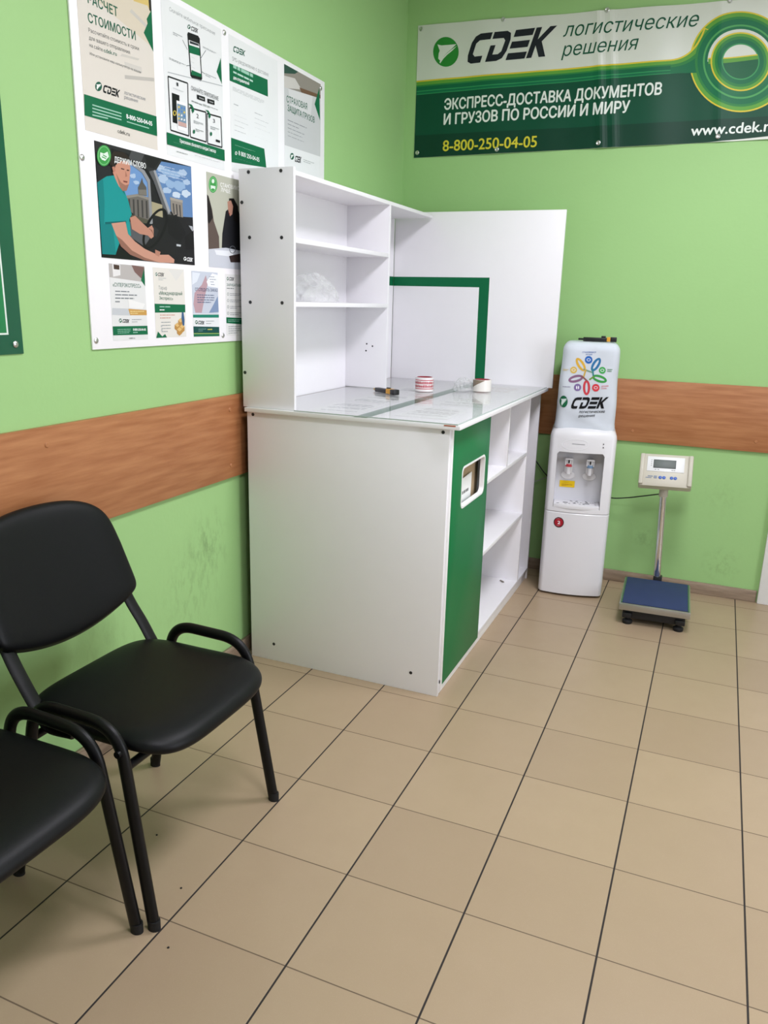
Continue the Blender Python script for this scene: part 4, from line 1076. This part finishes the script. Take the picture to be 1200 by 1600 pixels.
# building seen through the windows
pl([(372, 395), (465, 378), (530, 402), (540, 540), (470, 530), (400, 470)], '#6a6660'); pl([(368, 385), (460, 372), (532, 396), (532, 412), (460, 388), (372, 402)], '#8a857b')
for k in range(5): a.poly([(400 + k*27, 402 + k*3), (410 + k*27, 403 + k*3), (414 + k*27, 505 + k*5), (404 + k*27, 504 + k*5)], '#3d3b39')
a.poly([(464, 378), (460, 332), (476, 300), (486, 270), (492, 300), (512, 330), (516, 385)], '#57554f'); a.poly([(466, 376), (463, 345), (513, 346), (515, 382)], '#77736a')
pl([(545, 420), (612, 440), (615, 520), (548, 500)], '#a39b7c'); pl([(663, 398), (738, 418), (742, 520), (735, 560), (690, 520), (665, 470)], '#8b847a'); pl([(660, 392), (740, 412), (740, 428), (660, 408)], '#a09a8f')
for k in range(3): a.poly([(676 + k*20, 430 + k*5), (685 + k*20, 432 + k*5), (690 + k*20, 500 + k*8), (682 + k*20, 498 + k*8)], '#4b4845')
pl([(735, 560), (800, 575), (812, 620), (740, 610)], '#a8acb0'); pl([(415, 500), (545, 540), (548, 580), (430, 560)], '#4f4d3f')
# cab
pl([(175, 30), (612, 158), (565, 240), (520, 225), (470, 170), (390, 120), (300, 90), (180, 110)], '#2a2a2b'); pl([(420, 95), (500, 112), (470, 190), (400, 150)], '#48494a'); pl([(500, 130), (600, 158), (560, 215), (520, 200)], '#1c1c1d')
pl([(405, 180), (418, 172), (500, 225), (535, 285), (552, 560), (534, 560), (520, 300), (485, 240)], '#8d8f91'); pl([(528, 232), (566, 222), (668, 500), (652, 570), (628, 490), (560, 300)], '#5b5c5e'); pl([(556, 228), (568, 222), (662, 480), (652, 500)], '#9a9da0')
pl([(410, 545), (545, 560), (650, 500), (745, 520), (810, 620), (822, 830), (420, 810), (400, 640)], '#19191b'); pl([(408, 545), (520, 600), (540, 640), (500, 700), (410, 640)], '#55575a'); pl([(640, 520), (700, 500), (760, 620), (720, 680), (650, 620)], '#101012'); pl([(750, 640), (812, 600), (815, 720), (760, 720)], '#0e0e10')
pl([(222, 640), (330, 690), (440, 800), (235, 772)], '#0f1512')
a.ring((566, 590), 62, 138, 16, '#0c0c0e', 40, radians(24)); a.poly([(545, 560), (590, 600), (575, 640), (540, 620)], '#26272a'); a.poly([(700, 685), (728, 690), (726, 702), (700, 698)], '#b9bdc0')
pl([(192, 190), (285, 200), (290, 262), (205, 300)], '#222326')
# driver
pl([(203, 300), (262, 262), (320, 255), (365, 330), (400, 420), (420, 500), (405, 530), (416, 632), (352, 655), (318, 752), (236, 748), (222, 560)], '#17908d')
pl([(203, 300), (240, 280), (250, 420), (248, 560), (300, 560), (322, 750), (236, 748)], '#107c7b'); pl([(252, 548), (385, 540), (386, 556), (254, 562)], '#0b5f60'); pl([(330, 270), (368, 330), (378, 380), (345, 330)], '#0d6d6e')
a.poly([(300, 235), (292, 180), (330, 150), (405, 168), (411, 215), (408, 255), (404, 305), (388, 352), (364, 354), (338, 322), (318, 280)], '#c58d76'); a.poly([(320, 240), (345, 330), (364, 354), (388, 352), (402, 312), (380, 318), (352, 300)], '#9a6d5c')
a.poly([(283, 200), (278, 135), (310, 105), (372, 112), (404, 145), (411, 190), (392, 168), (345, 168), (318, 195), (312, 230), (300, 236), (293, 190)], '#2a211c'); a.poly([(296, 205), (312, 200), (318, 228), (306, 240)], '#b67a66')
a.poly([(352, 210), (374, 216), (372, 222), (352, 217)], '#3a2620'); a.poly([(388, 220), (404, 222), (403, 229), (388, 227)], '#3a2620'); a.poly([(380, 225), (392, 262), (378, 266)], '#a8735f'); a.poly([(366, 288), (394, 294), (390, 303), (368, 298)], '#7a4038')
a.poly([(408, 520), (440, 508), (480, 548), (520, 585), (545, 568), (556, 590), (556, 640), (540, 652), (520, 632), (470, 622), (420, 592)], '#b98570'); a.poly([(292, 556), (380, 546), (396, 622), (440, 670), (500, 715), (580, 752), (650, 752), (686, 782), (684, 804), (590, 800), (500, 788), (410, 752), (352, 700), (322, 632)], '#c4917c')
a.poly([(322, 632), (352, 700), (410, 752), (500, 788), (590, 800), (500, 770), (420, 725), (360, 660)], '#8f6555'); a.poly([(566, 720), (600, 735), (590, 765), (566, 752)], '#b07d69')
for k in range(3): a.line((528 + k*9, 590 + k*4), (545 + k*4, 600 + k*14), 0.002, '#7d5444')
a.disc((245, 133), 44, 66, '#3f9a4a'); a.ring((245, 133), 38, 58, 3, '#8ccf8f', 36); a.poly([(222, 112), (244, 120), (268, 108), (276, 140), (252, 166), (232, 158), (220, 140)], '#dcebdc'); a.line((232, 140), (258, 152), 0.003, '#3f9a4a'); a.line((238, 128), (262, 142), 0.003, '#3f9a4a')
a.text('ДЕРЖИМ СЛОВО', (311, 172), (508, 214), (311, 138), WHT, 0.02)
a.emblem((752, 777), 9, 12, '#e8ebe8', '#19191b'); a.wordmark((763, 792), (797, 796), (763, 768), '#f2f2f2')
poster(a, 'poster', 'photo poster of a driver in a teal polo shirt at the wheel', B0, '#1b1c1e')
# 6: meeting
a = LA(c2); x0, y0 = a.m((906, 828)); y1 = a.m((889, 232))[1]; B0 = [(x0, y0), (x0 + 0.40, y0), (x0 + 0.40, y1), (x0, y1)]
clipb(a, B0, [(880, 380), (905, 395), (925, 470), (935, 540), (968, 640), (970, 712), (890, 716)], '#5d5048'); clipb(a, B0, [(880, 372), (902, 385), (918, 450), (930, 520), (905, 560), (880, 540)], '#1f1a19')
clipb(a, B0, [(1010, 480), (1040, 455), (1085, 470), (1120, 560), (1140, 740), (985, 708), (988, 620)], '#1d1e22'); clipb(a, B0, [(1030, 400), (1060, 400), (1086, 450), (1092, 560), (1060, 540), (1052, 470), (1030, 430)], '#1a1615')
clipb(a, B0, [(1020, 420), (1042, 412), (1056, 450), (1050, 500), (1036, 512), (1024, 470)], '#b98a76'); clipb(a, B0, [(1026, 490), (1036, 492), (1034, 500)], '#a8372f')
clipb(a, B0, [(895, 716), (1010, 708), (1140, 735), (1300, 760), (1300, 900), (900, 840)], '#c9cdd4'); clipb(a, B0, [(940, 722), (1060, 730), (1050, 765), (950, 752)], '#e8ebee'); clipb(a, B0, [(1030, 760), (1100, 745), (1110, 800), (1040, 800)], '#3c2f2c')
a.ring((1052, 720), 20, 24, 4, '#6a7076', 20)
a.disc((930, 313), 27, 52, '#3f9a4a'); a.ring((930, 313), 23, 45, 3, '#8ccf8f', 30); a.disc((930, 292), 9, 14, '#dcebdc', 14); a.poly([(915, 318), (945, 324), (942, 345), (930, 336), (917, 342)], '#dcebdc')
a.text('СТАНОВИМСЯ', (976, 326), (1105, 353), (976, 301), '#f2f3ee', 0.02); a.text('ЛУЧШЕ', (980, 356), (1038, 370), (979, 332), '#f2f3ee', 0.02)
poster(a, 'poster', 'photo poster of two dark-haired women at a table, partly behind the shelf unit', B0, '#b9bba9')
# 7: super express
a = LA(c2); B0 = base_rect(a, (308, 1290), (524, 1282), tl=(281, 806))
clipb(a, B0, [(270, 800), (520, 820), (520, 925), (280, 892)], '#b7b2ae'); clipb(a, B0, [(300, 808), (350, 815), (352, 880), (306, 890)], '#e4e2e0'); a.poly([(308, 812), (345, 818), (345, 846), (310, 842)], '#4a3a32'); clipb(a, B0, [(420, 815), (505, 830), (508, 925), (440, 860)], '#7b5f5a')
clipb(a, B0, [(500, 835), (480, 912), (506, 950)], DG)
a.text('«СУПЕРЭКСПРЕСС»', (304, 950), (480, 960), (304, 926), TXG, 0.01)
for k in range(4): a.bars((318, 972 + k*21), (470 - (100 if k == 3 else 0), 993 + k*21), 1, '#777c80', 0.4)
clipb(a, B0, [(300, 1085), (420, 1090), (420, 1132), (300, 1128)], '#c3c6c9'); clipb(a, B0, [(400, 1090), (515, 1098), (516, 1130), (412, 1130)], '#c79a52'); a.bars((412, 1100), (505, 1124), 2, '#e5cf92', 0.4)
a.poly([(400, 1030), (505, 1060), (490, 1090), (405, 1085)], '#ecebe8')
a.emblem((351, 1164), 9, 13, '#1c5a45'); a.wordmark((363, 1176), (404, 1178), (363, 1154), '#14171a'); a.bars((422, 1150), (488, 1178), 2, '#a5aaa9', 0.3)
clipb(a, B0, [(302, 1200), (526, 1196), (526, 1250), (302, 1256)], DG); a.bars((332, 1214), (420, 1244), 3, '#8fc0a9', 0.35); a.text('8-800-250-04-05', (430, 1226), (510, 1226), (430, 1212), WHT, 0.03); a.bars((430, 1232), (495, 1242), 1, '#9dcab5'); a.text('cdek.ru', (405, 1278), (442, 1277), (405, 1267), '#3b403e')
poster(a, 'poster', 'small super express poster, leftmost in the bottom row', B0, '#e0e0de')
# 8: international express
a = LA(c2); B0 = base_rect(a, (575, 1272), (764, 1266), tl=(556, 830))
a.poly([(650, 842), (748, 850), (700, 918)], '#dcdad4'); a.emblem((576, 874), 7, 11, '#1c5a45'); a.wordmark((585, 886), (622, 888), (585, 864), '#14171a'); a.bars((588, 892), (640, 916), 2, '#a5aaa9', 0.3)
a.text('Тариф', (590, 968), (642, 972), (590, 946), '#8a8f8e'); a.text('«Международный', (592, 1002), (738, 1005), (592, 979), TXG, 0.01); a.text('Экспресс»', (594, 1032), (680, 1036), (594, 1012), TXG, 0.01)
clipb(a, B0, [(560, 1058), (757, 1064), (757, 1112), (560, 1114)], DG); a.bars((596, 1070), (735, 1085), 1, '#9dcab5'); a.bars((596, 1090), (665, 1104), 1, WHT)
a.bars((598, 1120), (700, 1155), 2, '#c99a8a', 0.3); a.bars((605, 1165), (670, 1240), 4, '#a0a5a4', 0.3); a.disc((608, 1198), 5, 7, '#b9bdbb', 12); a.disc((610, 1222), 5, 7, '#b9bdbb', 12)
for (x_, y_, w_) in ((690, 1190, 34), (712, 1162, 30), (722, 1200, 30), (704, 1218, 32)):
    a.poly([(x_, y_), (x_ + w_/2, y_ - 14), (x_ + w_, y_), (x_ + w_, y_ + 26), (x_ + w_/2, y_ + 40), (x_, y_ + 26)], '#b98a48'); a.poly([(x_, y_), (x_ + w_/2, y_ - 14), (x_ + w_, y_), (x_ + w_/2, y_ + 14)], '#dcb877')
a.poly([(735, 1110), (745, 1112), (752, 1160), (750, 1195), (740, 1195), (732, 1150)], '#3d5f86')
clipb(a, B0, [(570, 1275), (585, 1232), (612, 1262), (630, 1248), (642, 1275)], DG)
poster(a, 'poster', 'small beige international tariff poster with parcels, second in the bottom row', B0, '#e2ded5')
# 9: order tracking
a = LA(c2); B0 = base_rect(a, (810, 1268), (970, 1262), tl=(795, 852))
clipb(a, B0, [(785, 840), (970, 862), (970, 1122), (800, 1122)], '#c6cdd8'); a.poly([(885, 880), (860, 940), (815, 990), (808, 1060), (820, 1115), (860, 1115), (880, 1010), (898, 930)], '#b99aa0'); a.poly([(925, 868), (962, 880), (966, 960), (900, 950), (890, 920)], '#eef0f2')
for k in range(4): a.bars((905 + k*4, 885 + k*16), (958, 897 + k*16), 1, '#7d8896', 0.4)
a.poly([(935, 1060), (960, 1010), (966, 1110), (905, 1115)], '#7f94b4'); a.poly([(800, 860), (850, 868), (830, 920), (800, 940)], '#dfe5ec')
a.text('ОТСЛЕДИТЬ ЗАКАЗ', (818, 978), (958, 984), (818, 958), '#35456a', 0.01); a.bars((830, 995), (945, 1058), 4, '#5f6b86', 0.35)
clipb(a, B0, [(800, 1126), (972, 1126), (972, 1145), (800, 1145)], '#1d8068'); a.emblem((826, 1174), 8, 12, '#1c5a45'); a.wordmark((836, 1186), (874, 1188), (836, 1164), '#14171a'); a.bars((886, 1160), (940, 1188), 2, '#a5aaa9', 0.3)
clipb(a, B0, [(800, 1200), (972, 1203), (972, 1242), (800, 1242)], '#0d4a45'); a.bars((838, 1212), (890, 1232), 2, '#7fa39b', 0.3); a.bars((896, 1212), (950, 1224), 1, '#c9c356'); clipb(a, B0, [(800, 1242), (972, 1241), (972, 1246), (800, 1247)], '#8fae4d'); clipb(a, B0, [(800, 1248), (972, 1247), (972, 1262), (800, 1264)], DG)
poster(a, 'poster', 'small bluish order tracking poster, third in the bottom row', B0, '#e6e8e8')
# 10
a = LA(c2); x0, y0 = a.m((1016, 1256)); y1 = a.m((1005, 872))[1]; B0 = [(x0, y0), (x0 + 0.21, y0), (x0 + 0.21, y1), (x0, y1)]
a.emblem((1022, 902), 6, 11, '#1c5a45'); a.wordmark((1030, 913), (1060, 915), (1030, 892), '#14171a'); a.text('ЗАРАБАТЫВАЙ', (1016, 948), (1120, 952), (1016, 932), TXG, 0.01); a.bars((1016, 955), (1110, 972), 1, '#8b908f')
for k in range(4): a.ring((1024, 998 + k*40), 6, 10, 2.5, '#8f9894', 14); a.bars((1036, 990 + k*40), (1110, 1012 + k*40), 2, '#7e8487', 0.3)
clipb(a, B0, [(1000, 1143), (1300, 1150), (1300, 1190), (1000, 1180)], DG); a.bars((1024, 1155), (1110, 1172), 2, '#9dcab5', 0.3); a.bars((1026, 1195), (1110, 1245), 4, '#9ca2a2', 0.3)
poster(a, 'poster', 'small white list poster, last in the bottom row beside the shelf unit', B0, '#e6e6e3')

# dark green poster at the far left
XP = XL + 0.005
a = Art((XL, 0.0, 1.6), (0, 1, 0), (0, 0, 1))
gp = thing('wall_sign', 'dark green framed poster cut off at the left edge of the photo', 'poster', (XL, 0.0, 1.33))
MB().box(XL + 0.0005, XP, -0.42, 0.338, 1.333, 2.42, 0.0012).build('panel', mat('dark_green_plastic', '#0a5a3c', 0.35), gp)
MB().box(XP, XP + 0.0004, -0.36, 0.292, 1.385, 2.37).build('white_border', mat('white_print_line', '#dfe8df', 0.4), gp)
MB().box(XP + 0.0004, XP + 0.0008, -0.3545, 0.2865, 1.390, 2.364).build('green_field', mat('mid_green_print', '#1d7a45', 0.4, var=0.3, vscale=2.5), gp)
P = on_plane(24, 538, Vector((XP, 0, 0)), Vector((1, 0, 0)))
MB().lathe((XP, P.y, P.z), [(0.009, 0), (0.009, 0.002), (0.006, 0.0045), (0, 0.0055)], 18, 'X').build('screw', M_steel, gp)

# ================================================================== BANNER ON THE BACK WALL
c3 = lambda x, y: (630 + x*0.475, y*0.475)
class BannerArt(Art): pass
a = BannerArt((-1.0, YB, 2.6), (1, 0, 0), (0, 0, 1), c3)
XE = 0.02 + 1.0
tl_, bl_ = a.m((50, 85)), a.m((36, 520)); tr_ = (XE, 2.868 - 2.6); br_ = (XE, 2.281 - 2.6)
base = [bl_, br_, tr_, tl_]
def fx(x, t):                                     # a point on the sheet at across x (0..1 of visible part) and down t
    return None
def sy(x): return 85 - 0.081 * (x - 50)           # slope of the sheet's top edge in the zoomed photo
DGR, MGR, LGR, YEL, WHB = '#064a33', '#0f7048', '#5f9f3c', '#d9c23a', '#d9dcd2'
def up_line(x): return 266 - 0.083 * (x - 45)     # where the white upper field ends
XR_ = 1290
edge = [(x, up_line(x)) for x in (44, 300, 600, 900)]
a.poly(edge + [(945, 190), (1000, 188), (1300, 182), (1300, 440), (1000, 475), (36, 524)], DGR)
a.poly([(40, 446), (600, 418), (1300, 378), (1300, 440), (1000, 475), (600, 500), (36, 524)], '#043a28')
def band(y0, y1, colr, x1=960):
    a.poly([(44, up_line(44) + y0), (900, up_line(900) + y0), (x1, up_line(x1) + y0), (x1, up_line(x1) + y1), (900, up_line(900) + y1), (44, up_line(44) + y1)], colr)
band(0, 5, YEL, 945); band(5, 16, LGR); band(16, 21, '#2c8040'); band(21, 34, '#0a6440'); band(34, 37, '#2f9258'); band(37, 44, '#0b6a45'); band(44, 47, '#2a8a54')
RCN = (1110, 204)
a.ring(RCN, 168, 166, 6, YEL, 72); a.ring(RCN, 163, 161, 16, LGR, 72)
def bez(p, c, q, n=14): return [((1-t)**2*p[0] + 2*t*(1-t)*c[0] + t*t*q[0], (1-t)**2*p[1] + 2*t*(1-t)*c[1] + t*t*q[1]) for t in [i/n for i in range(n+1)]]
# the striped band sweeps up into the big ring
for d, colr in ((0, YEL), (5, LGR), (17, '#2c8040'), (26, '#0f6d45')):
    a.poly(bez((880, up_line(880) + d), (958 + d*0.7, 188 + d), (990 + d*0.8, 92 + d)) + [(1030, 110), (1030, 238), (880, up_line(880) + 46)], colr)
a.ring(RCN, 150, 148, 8, '#2c8040', 72); a.ring(RCN, 142, 140, 18, '#0f6d45', 72); a.ring(RCN, 124, 122, 6, '#4fa05a', 72); a.ring(RCN, 118, 116, 10, '#0f6d45', 72)
a.disc(RCN, 109, 107, '#1b6f45', 48)
a.poly([(RCN[0] + 109*cos(t_), RCN[1] + 107*sin(t_)) for t_ in [pi + pi*i/24 for i in range(25)]], WHB)
a.poly([(1003, 196), (1218, 178), (1218, 196), (1004, 212)], LGR); a.poly([(1003, 192), (1217, 174), (1217, 178), (1003, 196)], YEL)
a.ring(RCN, 99, 97, 5, YEL, 60); a.ring(RCN, 94, 92, 9, LGR, 60); a.ring(RCN, 85, 83, 9, '#2c8040', 60); a.ring(RCN, 76, 74, 14, '#0f6d45', 60); a.ring(RCN, 62, 60, 4, '#3f9a5a', 60)
a.disc(RCN, 58, 56, '#15603d', 40)
a.poly([(RCN[0] + 58*cos(t_), RCN[1] + 56*sin(t_)) for t_ in [pi*1.04 + pi*0.88*i/24 for i in range(25)]], WHB)
a.poly([(1053, 196), (1166, 184), (1168, 196), (1053, 210)], LGR); a.poly([(1053, 192), (1164, 180), (1166, 184), (1053, 196)], YEL)
# logo and lettering
a.emblem((142, 172), 42, 49, '#2c8a34', '#dfe4da'); a.wordmark((205, 213), (468, 187), (205, 119), '#1d2129', 0.34)
a.text('логистические', (526, 122), (966, 87), (530, 75), '#14553c', 0.0, 0.2); a.text('решения', (523, 186), (766, 165), (527, 140), '#14553c', 0.0, 0.2)
a.text('ЭКСПРЕСС-ДОСТАВКА ДОКУМЕНТОВ', (136, 362), (850, 312), (136, 327), '#e3e9e2', 0.03); a.text('И ГРУЗОВ ПО РОССИИ И МИРУ', (134, 411), (745, 371), (134, 376), '#e3e9e2', 0.03)
a.text('8-800-250-04-05', (131, 498), (440, 484), (131, 462), '#d3c93a', 0.015); a.text('www.cdek.ru', (945, 447), (1228, 432), (945, 412), '#e6ece6', 0.018)
WS, WK = 0.012, 0.12
def wave0(q):
    return (0.007 + 0.0035 * sin(q*9) + 0.002 * sin(q*23 + 1) + 0.007 * math.exp(-((q - 0.04)/0.022)**2)
            + 0.005 * math.exp(-((q - 0.10)/0.02)**2) + 0.004 * math.exp(-((q - 0.60)/0.03)**2))
def wave(x, z):
    q = (x + WK * z) / WS; i = math.floor(q); f = q - i
    return wave0(i * WS) * (1 - f) + wave0((i + 1) * WS) * f
bn = thing('banner', 'wide green and white vinyl advertising banner on the back wall', 'banner', (-0.95, YB, 2.28))
# keep the print inside the sheet
xmax = XE - 0.002
def ylow(x): return bl_[1] + (br_[1] - bl_[1]) * (x - bl_[0]) / (br_[0] - bl_[0]) + 0.0003
a.el = [([(max(min(x, xmax), bl_[0]), max(y, ylow(min(x, xmax)))) for x, y in V], Fc, mi_, h) for V, Fc, mi_, h in a.el]
a.build('sheet', 0.0006, mat('banner_vinyl', WHB, 0.28, var=0.02), bn, surf=wave, strips=[(WS, 1, WK)], lift=0.0, base=base)
for gx, gy in ((60, 96), (331, 66), (672, 36), (1075, 4), (47, 503), (310, 493), (643, 472), (1035, 450)):
    u_, v_ = a.m((gx, gy)); w = wave(u_, v_) + 0.0012
    MB().lathe((u_ - 1.0, YB - w, v_ + 2.6), [(0.0045, 0), (0.011, 0), (0.011, 0.002), (0.008, 0.0032), (0.0045, 0.002)], 18, '-Y').lathe((u_ - 1.0, YB - w, v_ + 2.6), [(0, 0.0004), (0.005, 0.0004), (0.005, 0.001), (0, 0.0012)], 12, '-Y').build('grommet', M_steel, bn)

# small crumbs on the tiles by the chair
for px_, py_, lab in ((245, 1305, 'dark crumb on the floor just right of the front chair leg'), (283, 1388, 'dark crumb on the floor right of the paired chair legs'), (263, 1481, 'dark crumb on the floor just below the paired chair legs')):
    P = on_plane(px_, py_, Vector((0, 0, 0)), Vector((0, 0, 1)))
    o = MB().lathe((P.x, P.y, 0), [(0, 0), (0.003, 0.0005), (0.0026, 0.002), (0, 0.003)], 7).build('crumb', M_rubber)
    props(o, lab, 'crumb', 'crumbs on the floor')
